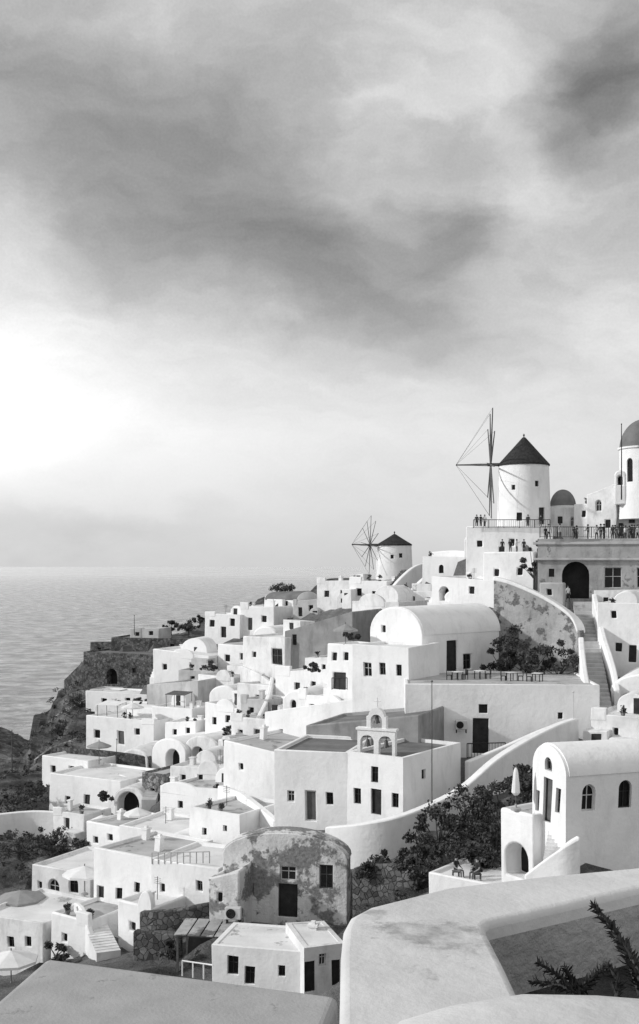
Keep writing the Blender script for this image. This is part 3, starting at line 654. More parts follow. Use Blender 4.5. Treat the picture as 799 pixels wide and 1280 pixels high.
def copytree(o,parent=None):
    c=o.copy(); COL.objects.link(c); c.parent=parent
    for ch in o.children: copytree(ch,c)
    return c
def table():
    root=empty('cafe_table',(0,0,0))
    bm=bmesh.new(); bx(bm,-.4,.4,-.4,.4,.72,.76); link('tabletop',mesh(bm),W2,root)
    for x in (-.33,.33):
        for y in (-.33,.33):
            bm=bmesh.new(); bx(bm,x-.03,x+.03,y-.03,y+.03,0,.72); link('leg',mesh(bm),DARK,root)
    return root
def chair():
    root=empty('cafe_chair',(0,0,0))
    bm=bmesh.new(); bx(bm,-.22,.22,-.22,.22,.42,.46); link('seat',mesh(bm),DARK,root)
    bm=bmesh.new(); bx(bm,-.22,.22,.19,.23,.464,.9); link('backrest',mesh(bm),DARK,root)
    for x in (-.19,.19):
        for y in (-.19,.19):
            bm=bmesh.new(); bx(bm,x-.025,x+.025,y-.025,y+.025,0,.42); link('leg',mesh(bm),DARK,root)
    return root
T0=table(); C0=chair()
tz=EYE+(HY-856)/F*93.5-.11
for i,px in enumerate((572,600,640,672)):
    Y=96.5+random.random()*3; t=T0 if i==0 else copytree(T0)
    v=P(px,856,Y); v.z=tz; t.location=v; t.rotation_euler[2]=random.random(); tag(t,'small white cafe table on the terrace above the retaining wall','table','cafe tables on the terrace')
    for s in ((-1,1),(1,),(-1,1),(-1,))[i]:
        c=C0 if (i==0 and s==-1) else copytree(C0); an=random.uniform(-.6,.6)
        c.location=v+Vector((s*.75*math.cos(an),.75*math.sin(an),0)); c.rotation_euler[2]=R(-90*s)+an; tag(c,'dark cafe chair at a terrace table above the retaining wall','chair','cafe chairs on the terrace')

# ------------------------------------------------------------------ people
def person_mesh(pose,shirt,trous):
    V=[];E=[];Rr=[]
    def v(p,r,par=None):
        V.append(p); Rr.append(r)
        if par is not None: E.append((par,len(V)-1))
        return len(V)-1
    sit=pose=='sit'; dz=-.47 if sit else 0
    pel=v((0,0,.93+dz),(.15,.11)); sp=v((0,.0,1.15+dz),(.13,.095),pel); ch=v((0,.0,1.36+dz),(.155,.1),sp); nk=v((0,-.01,1.49+dz),(.055,.055),ch); hd=v((0,-.03,1.6+dz),(.085,.1),nk); v((0,-.03,1.69+dz),(.06,.075),hd)
    for s in (-1,1):
        sh=v((s*.18,0,1.41+dz),(.06,.06),ch)
        if pose=='arm' and s==1: el=v((.27,-.16,1.3),(.042,.042),sh); wr=v((.16,-.34,1.46),(.03,.03),el); v((.13,-.38,1.53),(.03,.018),wr)
        elif pose=='lean': el=v((s*.27,-.12,1.16),(.042,.042),sh); wr=v((s*.2,-.34,1.08),(.03,.03),el); v((s*.18,-.42,1.07),(.035,.018),wr)
        elif sit: el=v((s*.25,-.08,1.14+dz),(.042,.042),sh); wr=v((s*.18,-.3,1.02+dz),(.03,.03),el); v((s*.16,-.38,1.0+dz),(.035,.018),wr)
        else: el=v((s*.25,.03,1.13),(.042,.042),sh); wr=v((s*.26,-.05,.9),(.03,.03),el); v((s*.26,-.08,.81),(.018,.035),wr)
        hp=v((s*.09,0,.88+dz),(.09,.09),pel)
        if sit: kn=v((s*.12,-.42,.46),(.06,.06),hp); an=v((s*.12,-.44,.08),(.04,.04),kn); v((s*.13,-.58,.03),(.04,.03),an)
        else:
            st=.1*s if pose=='walk' else 0
            kn=v((s*.1,-.03-st,.48),(.062,.062),hp); an=v((s*.1,.03-2*st,.08),(.042,.042),kn); v((s*.11,-.13-2*st,.03),(.04,.03),an)
    me=bpy.data.meshes.new('person'); me.from_pydata(V,E,[]); o=bpy.data.objects.new('tmp',me); COL.objects.link(o)
    o.modifiers.new('s','SKIN'); sk=me.skin_vertices[0].data
    for i,r in enumerate(Rr): sk[i].radius=r
    sk[0].use_root=True
    o.modifiers.new('u','SUBSURF').levels=1; o.modifiers[-1].render_levels=1
    dg=bpy.context.evaluated_depsgraph_get(); m2=bpy.data.meshes.new_from_object(o.evaluated_get(dg)); bpy.data.objects.remove(o)
    m2.materials.clear()
    for mm in (shirt,trous,SKIN): m2.materials.append(mm)
    for p in m2.polygons:
        z=p.center.z-dz; x=abs(p.center.x); p.use_smooth=True
        p.material_index=2 if z>1.47 or (z>.75 and (x>.225 or p.center.y<-.2) and z<1.25 and not (sit and z<.98)) else (0 if z>.96 else 1)
    hb=bmesh.new(); bmesh.ops.create_icosphere(hb,subdivisions=2,radius=.118); h=mesh(hb,smooth=60); h.transform(Matrix.Translation((0,.0,1.655+dz))@Matrix.Diagonal((.85,1,.85,1)))
    return m2,h
PM=[person_mesh('stand',DKCL,DKCL),person_mesh('arm',LTCL,MDCL),person_mesh('lean',DKCL,MDCL),person_mesh('walk',LTCL,DKCL),person_mesh('sit',DKCL,MDCL)]
for _,h in PM: h.materials.append(HAIR)
def person(k,loc,rz,label,group=None,sc=1):
    b=link('person',PM[k][0]); b.location=loc; b.rotation_euler=(0,0,rz); b.scale=(sc,)*3; tag(b,label,'person',group)
    link('hair',PM[k][1],None,b)
zt=EYE+(HY-673)/F*118.5-.244
for i,px in enumerate((682,686,697,700,718,721,735,746,751,755,766,769,772,776,779,782,787,790,793,797)):
    v=P(px,672,120.2+random.random()*2.6); v.z=zt
    person((0,3,2,1,2,0,2,3,2,0,0,0,2,0,2,1,2,0,0,3)[i],v,random.uniform(-2,2),'tiny figure standing behind the long dark railing of the upper terrace','people at the upper railing',random.uniform(.9,1.1))
zt=EYE+(HY-658)/F*135-.244
for i,px in enumerate((596,601,606,660,676)):
    v=P(px,660,136.6); v.z=zt; person((0,2,3,0,2)[i],v,random.uniform(-.6,.6),'tiny figure standing on the terrace at the foot of the large windmill','people by the large windmill')
zt=EYE+(HY-690)/F*128.5-.244
for i,(px,l) in enumerate(((628,'leftmost person of the group on the white stepped block'),(638,'second person from left in the group on the white stepped block'),(646,'person in pale top third in the group on the stepped block'),(655,'rightmost person of the group on the white stepped block'))):
    v=P(px,690,129.5); v.z=zt; person((0,2,1,0)[i],v,random.uniform(-1,1),l)
person(3,P(710,753,115.4),.4,'person in pale top walking below the grey terrace building')
zt=EYE+(HY-1100)/F*60.5-.145
for px,Y,rz,l,l2,sc_ in ((597,61,-60,'person in dark clothes sitting on the white terrace platform','low stool under the right sitter on the terrace platform',1),(570,61.5,50,'second seated person near the left end of the terrace platform','low stool under the left sitter on the terrace platform',.95)):
    v=P(px,1098,Y); v.z=zt; person(4,v,R(rz),l,sc=sc_)
    st=empty('stool',v,0,l2,'stool')
    bm=bmesh.new(); bx(bm,-.2,.2,-.2,.2,.32,.36); link('seat',mesh(bm),TIMB,st)
    for x in (-.16,.16):
        for y in (-.16,.16):
            bm=bmesh.new(); bx(bm,x-.025,x+.025,y-.025,y+.025,0,.32); link('leg',mesh(bm),TIMB,st)

# ------------------------------------------------------------------ vegetation
def bush(label,px,py,Y,r,h,n=1400,size=.16,name='bush',cat='bush',m=None,trunk=.0,group=None,drop=0):
    c=P(px,py,Y); root=empty(name,c,random.random()*6,label,cat,group)
    cs=[]
    for i in range(max(9,int(r*9))):
        a=random.random()*6.28; q=r*random.random()**.6*1.05; cs.append((q*math.cos(a),q*math.sin(a),trunk+h*(.06+.9*random.random()*(1-.5*(q/r)**2)),r*random.uniform(.12,.32)))
    link('crown' if trunk else 'foliage',leaves(cs,n,size),m or LEAF,root)
    bm=bmesh.new()
    if trunk: tube(bm,(0,0,-.5),(0,0,trunk+h*.4),.16,.07)
    for q in cs[:12]: tube(bm,(0,0,trunk*.8),q[:3],.06,.015,5)
    link('trunk' if trunk else 'stems',mesh(bm),BARK,root); tp(c,1 if not trunk else .3,-.1)
for i,(px,py,Y,r,h,l) in enumerate([
 (548,1060,68,1.9,2.8,'dark bush at the left end of the slope under the stair wall'),
 (590,1050,70,2.6,3.8,'large dark bush in the middle of the slope under the stair wall'),
 (628,1022,73,2.0,2.6,'dark bush high on the slope right of the large bush'),
 (572,1090,65,1.8,2.0,'low dark bush above the seated people'),
 (604,1090,63.5,1.5,1.8,'low dark bush right behind the terrace platform'),
 (520,1092,67,1.5,1.5,'small dark bush beside the rubble stone wall'),
 (470,1096,69.5,1.2,1.2,'small scrubby bush behind the rubble stone wall'),
 (655,990,77,1.4,1.8,'dark bush next to the upper stair wall'),
 (620,1065,64,1.5,2.4,'dark bush left of the arched porch'),
 (496,1088,70,1.5,1.3,'trailing dark bush at the foot of the long stair wall')]): bush(l,px,py,Y,r,h,2600,.12)
bush('tall climbing dark shrub against the weathered wall, left one',632,846,106,2.2,5.6,2000,.15)
bush('dark shrub against the weathered wall, middle one',662,846,105.5,2.2,4.4,2000,.15)
bush('dark shrub against the weathered wall beside the stairs',698,846,104,2.1,3.8,2000,.15)
bush('small dark tree beside the people on the stepped block',668,735,122,1.2,4.5,1200,.16,'small_tree','tree',trunk=1.2)
for px,py,Y,r,h,l in [(236,792,186,1.9,1.9,'round dark tree on the skyline above the stone terrace house'),(214,792,188,1.3,1.7,'narrow dark tree left of the round skyline tree'),
 (352,742,190,2.2,1.2,'low dark tree on the skyline above the vaulted roof'),(250,782,190,1.3,1.2,'small dark tree right of the round skyline tree')]:
    bush(l,px,py,Y,r,h,900,.18,'small_tree','tree',trunk=.5)
for px,py,Y,r,l in [(292,918,122,1.3,'dark bush between the narrow white house and the low shed'),(60,1062,106,2.2,'dark bush below the boundary wall at left'),(24,1066,104,2.0,'dark bush at the left edge under the boundary wall'),(98,1058,105,1.6,'small dark bush right under the boundary wall'),
 (20,1006,122,2.0,'dark bush on the left edge above the boundary wall'),(44,994,126,1.5,'small dark bush near the square-window house'),(262,838,154,1.2,'dark bush beside the pale house by the skyline cubes'),(436,800,112,1.0,'potted dark shrub behind the narrow tower'),
 (280,890,136,1.2,'dark bush above the cube with pale roof'),(128,1000,114,1.0,'dark bush left of the grotto arch'),(340,900,112,.8,'little bush above the large cube house'),(70,1196,77,1.0,'dark bush by the stepped block at lower left'),(212,1196,68.5,.9,'dark bush below the lower stone wall'),(390,840,116,.9,'little dark bush on the roof terrace by the tower'),
 (98,884,168,1.8,'dark bush on the cliff terrace under the fort'),(78,920,158,1.8,'dark bush on the lower cliff terrace'),(176,880,158,1.2,'dark bush right of the sea slab house')]:
    bush(l,px,py,Y,r,r*1.1,900,.13)

# ------------------------------------------------------------------ foreground
def planter():
    z=-1.3
    g=lambda px,py,zz=z:((px-CX)/F*(F*-zz/(py-HY)),F*-zz/(py-HY))
    out=[g(418,1420),g(424,1290),g(426,1190),g(429,1160),g(437,1145),g(460,1133),g(560,1108),g(680,1094),g(799,1083),g(960,1072)]
    out+=[(out[-1][0]+.05,2.0),(out[0][0],2.0)]
    inn=[g(690,1330),g(654,1254),g(630,1204),g(608,1162),g(607,1156),g(613,1151),g(640,1145),g(720,1127),g(799,1109),g(910,1094)]
    inn+=[(inn[-1][0]-.05,2.3),(inn[0][0],2.3)]
    root=empty('planter',(out[0][0],3,EYE+z-1.2),0,'thick white plastered planter wall in the right foreground','planter')
    off=Vector((out[0][0],3,EYE+z-1.2))
    bm=bmesh.new()
    def ring(pts,zz): return [bm.verts.new(Vector((x,y,EYE+zz))-off) for x,y in pts]
    oT=ring(out,z); oB=ring(out,z-1.6); iT=ring(inn,z); iM=ring(inn,z-.07); n=len(out); m_=len(inn)
    for i in range(n): j=(i+1)%n; bm.faces.new((oB[i],oB[j],oT[j],oT[i]))
    for i in range(m_): j=(i+1)%m_; bm.faces.new((iT[i],iT[j],iM[j],iM[i]))
    ed=[]
    for r_ in (oT,iT):
        for i in range(len(r_)):
            e=bm.edges.get((r_[i],r_[(i+1)%len(r_)])); ed.append(e)
    bmesh.ops.triangle_fill(bm,use_beauty=True,edges=ed)
    w=link('wall',mesh(bm,smooth=50),PLANT,root); b=w.modifiers.new('b','BEVEL'); b.width=.03; b.segments=4; b.limit_method='ANGLE'; b.angle_limit=R(55)
    bm=bmesh.new(); iM=ring(inn,z-.07); iB=ring(inn,z-.5)
    for i in range(m_): j=(i+1)%m_; bm.faces.new((iM[i],iM[j],iB[j],iB[i]))
    link('inner_wall_shaded',mesh(bm,smooth=50),INSHADE,root)  # same wall as the rim, darkened by colour to look shaded
    bm=bmesh.new(); bm.faces.new([bm.verts.new(Vector((x,y,EYE+z-.30))-off) for x,y in inn]); bmesh.ops.triangulate(bm,faces=bm.faces); link('soil',mesh(bm),SOIL,root)
planter()
def near_wall():
    o=P(560,1260,2.6)
    bm=bmesh.new(); rows=[]
    prof=[(-.5,-1.0),(-.5,-.12),(-.47,-.05),(-.40,-.01),(-.3,0),(-.12,0),(-.04,-.015),(0,-.05),(.01,-.12),(.01,-1.0)]
    for px,Y,dz in ((452,2.50,-.16),(458,2.52,-.085),(470,2.55,-.055),(500,2.60,-.03),(560,2.64,-.012),(650,2.68,0),(740,2.68,-.003),(840,2.66,-.01),(980,2.6,-.02)):
        c=Vector(((px-CX)/F*Y,Y,EYE-.995+dz))
        rows.append([bm.verts.new(c+Vector((0,a,b))-o) for a,b in prof])
    for A,B in zip(rows,rows[1:]):
        for i in range(len(prof)-1): bm.faces.new((A[i],A[i+1],B[i+1],B[i]))
    bm.faces.new(rows[0]); bm.faces.new(rows[-1][::-1])
    w=link('parapet_wall',mesh(bm,smooth=60),PLANT); w.location=o; tag(w,'rounded white parapet nearest the viewer at the bottom right','wall')
near_wall()
def sprig(label,base,mid,tip,nl,ls):
    a=P(*base); pts=catmull([P(*base)-a,P(*mid)-a,P(*tip)-a],10); root=empty('plant_sprig',a,0,label,'plant')
    bm=bmesh.new(); N=len(pts)
    for i in range(N-1): tube(bm,pts[i],pts[i+1],.008*(1-.6*i/N),.008*(1-.6*(i+1)/N))
    link('stem',mesh(bm),BARK,root)
    bm=bmesh.new()
    for i in range(nl):
        t=(.1+.9*i/nl)*(N-1); k=min(int(t),N-2); p=pts[k].lerp(pts[k+1],t-k); ax=(pts[k+1]-pts[k]).normalized()
        sd=ax.orthogonal(); sd.rotate(Matrix.Rotation(i*2.4+random.uniform(-.6,.6),3,ax)); tt=t/N
        l=ls*(1-.4*tt)*random.uniform(.45,1.4); dirv=(sd*random.uniform(.4,1)+ax*random.uniform(.2,.9)).normalized(); q=dirv.cross(ax).normalized()*l*.15
        v0=bm.verts.new(p-q*.6); v1=bm.verts.new(p+q*.6); m0=bm.verts.new(p+dirv*l*.5-q); m1=bm.verts.new(p+dirv*l*.5+q); mu=bm.verts.new(p+dirv*l*.5-ax*l*.06); e=bm.verts.new(p+dirv*l+ax*l*random.uniform(-.2,.3))
        for f in ((v0,mu,m0),(v0,v1,mu),(v1,m1,mu),(m0,mu,e),(mu,m1,e)): bm.faces.new(f)
    link('leaves',mesh(bm),SUCC,root)
sprig('tall dark leafy sprig leaning left in the foreground planter',(802,1250,3.5),(776,1178,3.6),(742,1132,3.75),200,.038)
sprig('second tall dark sprig near the right edge of the planter',(806,1250,3.4),(790,1196,3.5),(766,1164,3.65),150,.035)
sprig('low dark sprig bending left in the foreground planter',(724,1250,3.4),(702,1222,3.45),(672,1204,3.5),110,.035)
sprig('low dark sprig bending right in the foreground planter',(722,1250,3.4),(738,1224,3.45),(760,1206,3.5),110,.035)
sprig('short upright sprig between the two low sprigs',(720,1250,3.4),(716,1228,3.45),(706,1208,3.5),90,.033)
sprig('drooping dark sprig at the middle of the foreground planter',(730,1250,3.35),(700,1232,3.4),(664,1228,3.45),100,.033)
sprig('short dark sprig beside the right frame edge of the planter',(770,1250,3.35),(772,1228,3.4),(762,1210,3.45),80,.033)
def near_roof():
    z=EYE-11.87
    g=lambda px,py:Vector(((px-CX)/F*(F*11.87/(py-HY)),F*11.87/(py-HY),z))
    A=g(58,1196); B=g(424,1244); C=g(0,1246); d=(C-A)
    o=A.copy(); o.z-=4; root=empty('foreground_roof',o,0,'smooth grey flat roof in the bottom left foreground','roof')
    cor=[A,B,B+d*3.4,A+d*3.4]
    bm=bmesh.new(); T=[bm.verts.new(c-o) for c in cor]; Bt=[bm.verts.new(c-o-Vector((0,0,5))) for c in cor]
    bm.faces.new(T)
    for i in range(4): j=(i+1)%4; bm.faces.new((T[j],T[i],Bt[i],Bt[j]))
    w=link('roof_slab',mesh(bm),CONC,root); b=w.modifiers.new('b','BEVEL'); b.width=.25; b.segments=4
    bm=bmesh.new(); e=(B-A).normalized()
    L=(B-A).length; M=Matrix.Rotation(math.atan2(e.y,e.x),4,'Z'); bx(bm,L*.12,L*.98,.02,.3,0.5,3.6); me=mesh(bm); me.transform(M); link('roof_edge',me,W2,root)
near_roof()

# ------------------------------------------------------------------ apply booleans, hand-built irregularity
dg=bpy.context.evaluated_depsgraph_get()
for w,c in BOOL:
    b=w.modifiers.new('cut','BOOLEAN'); b.object=c; b.solver='EXACT'; b.use_self=True
dg=bpy.context.evaluated_depsgraph_get(); dg.update()
res=[(w,c,bpy.data.meshes.new_from_object(w.evaluated_get(dg))) for w,c in BOOL]
for w,c,me in res:
    w.modifiers.clear(); w.data=me
    m=c.data; bpy.data.objects.remove(c); bpy.data.meshes.remove(m)
bpy.context.view_layer.update()
for w,bv,sm in WALLS:
    root=w.parent; amp=.24 if root.name.startswith(('white_house','tiny','stone','arched_p','white_tower','step')) else .08
    for o in root.children_recursive:
        if o.type!='MESH': continue
        for v in o.data.vertices:
            v.co+=mnoise.noise_vector((root.location+v.co)*.22)*amp
    smo(w.data,sm); bev(w,bv)

# ------------------------------------------------------------------ terrain, sea
ridge=[(130,802,200),(106,834,198),(80,858,194),(54,882,188),(40,918,178),(26,972,162),(4,1020,150)]
for px,py,Y in ridge:
    p=P(px,py,Y); tp(p,1)
    for dx,dy,dz in ((-3.5,3,-18),(-7,6,-46),(-13,12,-72),(-30,25,-90)): tp(p+Vector((dx,dy,dz)),1)
for px,py,Y in ((66,905,172),(85,890,170),(66,935,160),(48,990,145),(90,862,185),(8,1045,120),(-60,1100,122),(20,1075,104),(60,1075,103),(100,1072,100),(-60,1150,100),(110,905,150),(100,880,170),(54,950,150)): tp(P(px,py,Y),1)
for px,py,Y in ((-150,1230,130),(-200,1250,100)): tp(P(px,py,Y),1)
for x,y,z in ((-62,150,-80),(-60,165,-85),(-66,180,-85),(-58,140,-70),(-70,130,-75)): TP.append((x,y,EYE+z,1))
for px,py,Y in ((200,795,205),(280,772,205),(345,745,205),(430,722,205),(490,724,196),(560,716,190)): tp(P(px,py,Y),.6)
for x in range(-30,101,12):
    for Y,z in ((232,-14),(255,-40),(290,-85),(330,-90)): TP.append((x,Y,EYE+z,1))
for px,py,Y in ((700,690,165),(800,680,165),(900,690,150),(900,800,120),(900,950,90),(900,1080,62),(1000,700,125),(640,690,170)): tp(P(px,py,Y),.3)
for x in (-40,-20,0,20,40):
    for Y in (15,30,45): TP.append((x,Y,EYE-25,.4))
for px,py,Y in ((550,1040,72),(600,1020,74),(640,1000,76),(580,1080,67),(520,1075,69),(620,1085,63),(470,1110,69)): tp(P(px,py,Y),1)
for px,py,Y in ((290,1158,69.5),(330,1158,69.5),(380,1158,69.5),(430,1158,69)): tp(P(px,py,Y),.2)
A=np.array(TP)
xs=np.arange(-140,116,1.3); ys=np.arange(14,331,1.3); gx,gy=np.meshgrid(xs,ys); gx=gx.ravel(); gy=gy.ravel()
gz=np.zeros_like(gx); gw=np.zeros_like(gx)
for s in range(0,len(gx),4000):
    d2=(gx[s:s+4000,None]-A[None,:,0])**2+(gy[s:s+4000,None]-A[None,:,1])**2
    w=1/(d2+.4)**2; sw=w.sum(1); gz[s:s+4000]=(w*A[:,2]).sum(1)/sw; gw[s:s+4000]=(w*A[:,3]).sum(1)/sw
nz=np.array([mnoise.ridged_multi_fractal(Vector((x*.10,y*.10,z*.16)),.9,2.1,5,1.,2.) if w_>.6 else 1.1 for x,y,z,w_ in zip(gx,gy,gz,gw)])
nz=np.clip(nz,0,2.4)
gz=gz+(nz-1.6)*np.where(gw>.6,1.5,.15)
nx,ny=len(xs),len(ys)
me=bpy.data.meshes.new('hillside'); me.from_pydata(np.stack([gx,gy,gz],1).tolist(),[],[(j*nx+i,j*nx+i+1,(j+1)*nx+i+1,(j+1)*nx+i) for j in range(ny-1) for i in range(nx-1)])
at=me.attributes.new('wild','FLOAT','POINT'); at.data.foreach_set('value',gw.astype(np.float32))
m,k,b=newmat('hillside_rock')
pos=k.n('ShaderNodeNewGeometry').outputs['Position']
wl=k.n('ShaderNodeAttribute',attribute_name='wild').outputs['Fac']
n1=k.n('ShaderNodeTexNoise',i={'Vector':pos,'Scale':.25,'Detail':12.,'Roughness':.74}).outputs['Fac']
mp=k.n('ShaderNodeMapping',i={'Vector':pos,'Scale':(.12,.12,1.1)}).outputs[0]
n2=k.n('ShaderNodeTexNoise',i={'Vector':mp,'Scale':1.,'Detail':9.,'Roughness':.7}).outputs['Fac']
rock=k.m('MULTIPLY',k.ramp(n1,[(.3,.035),(.5,.11),(.7,.29)]),k.ramp(n2,[(.35,.35),(.65,1.8)]))
pave=k.ramp(n1,[(.3,.10),(.7,.34)])
f=k.ramp(k.m('ADD',wl,k.m('MULTIPLY',k.m('SUBTRACT',n1,.5),.8)),[(.3,0.),(.45,1.)])
val=k.m('ADD',k.m('MULTIPLY',rock,f),k.m('MULTIPLY',pave,k.m('SUBTRACT',1.,f)))
k.t.links.new(val,b.inputs['Base Color']); b.inputs['Roughness'].default_value=.95
bn=k.n('ShaderNodeBump',i={'Height':k.m('ADD',n1,n2),'Strength':1.,'Distance':2.0}); k.t.links.new(bn.outputs[0],b.inputs['Normal'])
smo(me,35); hill=link('hillside',me,m); tag(hill,kind='structure')
idx=[i for i in range(len(gx)) if gw[i]>.75 and gz[i]>EYE-60 and gy[i]<215 and gx[i]>-75]
cs=[]
for i in random.sample(idx,min(len(idx),1500)):
    r_=random.uniform(.2,.7); cs.append((gx[i]+random.uniform(-.7,.7),gy[i]+random.uniform(-.7,.7),gz[i]+r_*.3,r_))
sc=link('scrub',leaves(cs,36000,.16,.7),LEAF2); tag(sc,'low dark scrub growing on the cliff and wild slopes','scrub',kind='stuff')

bm=bmesh.new(); bm.faces.new([bm.verts.new(c) for c in ((-40000,-2000,0),(40000,-2000,0),(40000,60000,0),(-40000,60000,0))])
m,k,b=newmat('sea_water'); pos=k.n('ShaderNodeNewGeometry').outputs['Position']
b.inputs['IOR'].default_value=1.33; b.inputs['Specular IOR Level'].default_value=.5
mp=k.n('ShaderNodeMapping',i={'Vector':pos,'Scale':(.05,.06,1)}).outputs[0]
w1=k.n('ShaderNodeTexNoise',i={'Vector':mp,'Scale':1.,'Detail':11.,'Roughness':.72,'Distortion':.4}).outputs['Fac']
mp2=k.n('ShaderNodeMapping',i={'Vector':pos,'Scale':(.003,.012,1)}).outputs[0]
w2=k.n('ShaderNodeTexNoise',i={'Vector':mp2,'Scale':1.,'Detail':8.,'Roughness':.65}).outputs['Fac']
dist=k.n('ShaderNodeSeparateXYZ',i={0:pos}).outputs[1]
far_haze=k.ramp(k.m('DIVIDE',dist,9000.,clamp=True),[(0.,.30),(.15,.36),(.5,.50),(1.,.66)])  # distance haze painted into the water's base colour
spark=k.ramp(w1,[(.42,.6),(.5,.97),(.6,1.6)])  # sparkle of the waves put into the base colour
k.t.links.new(k.m('MULTIPLY',k.m('MULTIPLY',far_haze,spark),k.ramp(w2,[(.3,.85),(.7,1.15)])),b.inputs['Base Color'])
k.t.links.new(k.ramp(w2,[(.35,.22),(.65,.34)]),b.inputs['Roughness'])
bn=k.n('ShaderNodeBump',i={'Height':w1,'Strength':.8,'Distance':5.}); k.t.links.new(bn.outputs[0],b.inputs['Normal'])
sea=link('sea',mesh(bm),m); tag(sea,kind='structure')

# ------------------------------------------------------------------ sky
W=bpy.data.worlds.new('World'); S.world=W; W.use_nodes=True; t=W.node_tree; k=NT(t)
bg=t.nodes['Background']
SUN=Vector((.9,.10,-.40)).normalized()
g=k.n('ShaderNodeTexCoord').outputs['Generated']
sp=k.n('ShaderNodeSeparateXYZ',i={0:g}); X,Yy,Z=sp.outputs
u=k.m('ARCTAN2',X,Yy); v=k.m('ARCSINE',Z)
uv=k.n('ShaderNodeCombineXYZ',i={0:u,1:v}).outputs[0]
def vm(op,a,b):
    n=t.nodes.new('ShaderNodeVectorMath'); n.operation=op
    for i,q in enumerate((a,b)):
        if q is None: continue
        if hasattr(q,'node'): t.links.new(q,n.inputs[i])
        else: n.inputs[i].default_value=q
    return n
wn=k.n('ShaderNodeTexNoise',i={'Vector':vm('MULTIPLY',uv,(6,9,1)).outputs[0],'Scale':1.,'Detail':9.,'Roughness':.58}).outputs['Color']
uvw=vm('ADD',uv,vm('MULTIPLY',vm('SUBTRACT',wn,(.5,.5,.5)).outputs[0],(.20,.14,0)).outputs[0]).outputs[0]
def blob(px,py,rx,ry,rot,amp,vec):
    d=Vector(((px-CX)/F,1,(HY-py)/F)); dn=d.normalized()
    mpn=k.n('ShaderNodeMapping',vector_type='TEXTURE',i={'Vector':vec,'Location':(math.atan2(d.x,d.y),math.asin(dn.z),0),'Rotation':(0,0,R(rot)),'Scale':(rx/F,ry/F,1)}).outputs[0]
    l=vm('DOT_PRODUCT',mpn,mpn).outputs['Value']
    return k.m('MULTIPLY',k.m('EXPONENT',k.m('MULTIPLY',l,-1.)),amp)
def total(lst):
    s=lst[0]
    for q in lst[1:]: s=k.m('ADD',s,q)
    return s
dark=total([blob(*q,uvw) for q in ((200,190,230,120,-18,.10),(330,270,230,110,-22,.12),(440,370,180,65,-18,.15),(565,285,60,45,35,.17),(775,85,80,70,35,.27),(90,90,150,60,0,.05),(540,400,80,35,0,.06),(740,290,90,40,20,.06),(150,320,120,50,-10,.04),(90,655,220,30,0,.07))])
lite=total([blob(*q,uvw) for q in ((490,130,100,60,30,.11),(30,290,90,60,0,.08),(40,160,60,40,0,.04),(620,95,70,60,0,.09),(660,200,90,60,0,.07),(560,40,120,40,0,.05),(190,15,100,40,0,.09),(640,390,150,60,0,.05))])
sun=total([blob(-50,500,140,85,0,.15,uv),blob(-20,520,420,140,0,.09,uv)])
mn=k.n('ShaderNodeMapping',i={'Vector':uvw,'Rotation':(0,0,R(24)),'Scale':(5,12,1)}).outputs[0]
n1=k.n('ShaderNodeTexNoise',i={'Vector':mn,'Scale':1.,'Detail':9.,'Roughness':.54}).outputs['Fac']
mn2=k.n('ShaderNodeMapping',i={'Vector':uvw,'Rotation':(0,0,R(34)),'Scale':(9,24,1)}).outputs[0]
n2=k.n('ShaderNodeTexNoise',i={'Vector':mn2,'Scale':1.,'Detail':9.,'Roughness':.58}).outputs['Fac']
gr=k.n('ShaderNodeTexNoise',i={'Vector':uv,'Scale':420.,'Detail':2.,'Roughness':.5}).outputs['Fac']
base=k.ramp(k.m('MULTIPLY',v,1.8,clamp=True),[(0.,.81),(.05,.84),(.2,.88),(.3,.87),(.39,.825),(.5,.775),(.66,.735),(.86,.745),(1.,.77)])
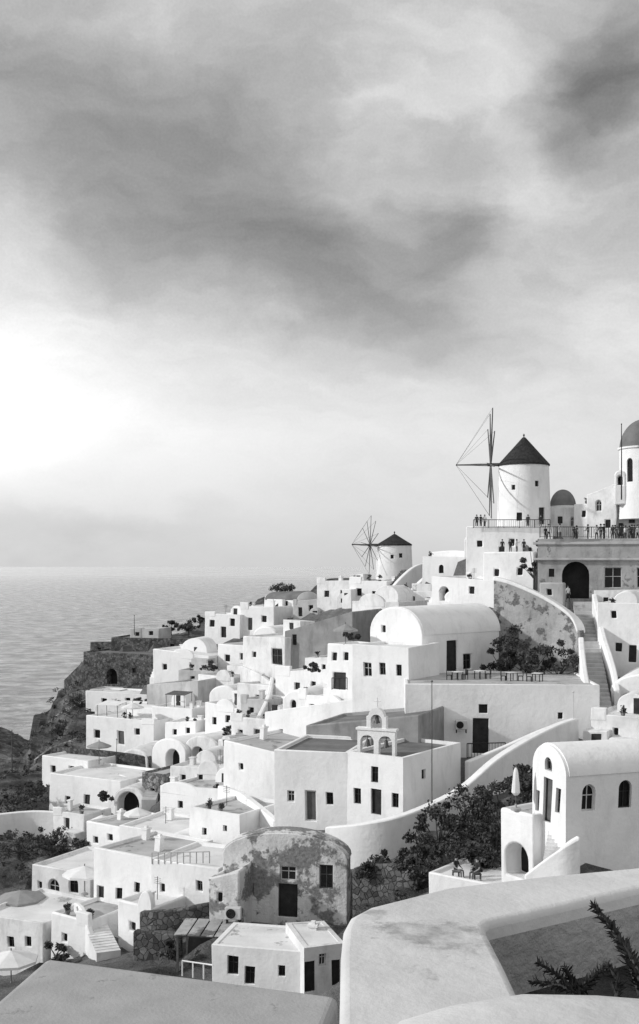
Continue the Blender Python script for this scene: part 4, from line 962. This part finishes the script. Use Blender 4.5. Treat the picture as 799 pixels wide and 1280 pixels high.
tex=k.m('ADD',k.m('ADD',k.m('MULTIPLY',k.m('SUBTRACT',n1,.5),.32),k.m('MULTIPLY',k.m('SUBTRACT',n2,.5),.22)),k.m('MULTIPLY',k.m('SUBTRACT',gr,.5),.05))
fade=k.ramp(k.m('MULTIPLY',v,3.,clamp=True),[(0.,.15),(.3,.42),(.7,1.)])
lum=k.m('ADD',base,k.m('MULTIPLY',tex,fade))
lum=k.m('SUBTRACT',lum,k.m('MULTIPLY',dark,k.m('ADD',.45,n1)))
lum=k.m('ADD',k.m('ADD',lum,lite),sun)
lum=k.m('MINIMUM',k.m('MAXIMUM',lum,.2),1.12)
lin=k.m('POWER',lum,2.2)
back=k.m('SMOOTH_MIN',k.m('MAXIMUM',k.m('MULTIPLY',Yy,-1.6),0.),1.,.1)  # added fill light: unseen sky behind the camera made brighter for camera-facing walls
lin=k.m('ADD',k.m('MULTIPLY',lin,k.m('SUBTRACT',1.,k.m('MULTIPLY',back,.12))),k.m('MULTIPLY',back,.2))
sky=k.n('ShaderNodeTexSky',sky_type='NISHITA'); sky.sun_disc=False; sky.sun_elevation=math.asin(-SUN.z); sky.sun_rotation=math.atan2(-SUN.x,-SUN.y)
bw=k.n('ShaderNodeRGBToBW',i={0:sky.outputs[0]}).outputs[0]
lin=k.m('ADD',lin,k.m('MULTIPLY',bw,.003))
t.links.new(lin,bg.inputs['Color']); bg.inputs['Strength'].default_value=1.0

l=bpy.data.lights.new('sun','SUN'); l.energy=2.9; l.angle=R(2); l.color=(1,1,1)
lo=bpy.data.objects.new('sun',l); COL.objects.link(lo); lo.rotation_euler=SUN.to_track_quat('-Z','Y').to_euler(); lo.location=(-50,0,150)
c=bpy.data.cameras.new('camera'); co=bpy.data.objects.new('camera',c); COL.objects.link(co)
co.location=CAM; co.rotation_euler=(R(90),0,0); c.sensor_fit='VERTICAL'; c.sensor_height=24; c.lens=F/1280*24; c.shift_y=67/1280; c.clip_start=.1; c.clip_end=100000
S.camera=co
S.view_settings.view_transform='Standard'; S.view_settings.look='None'; S.view_settings.exposure=0
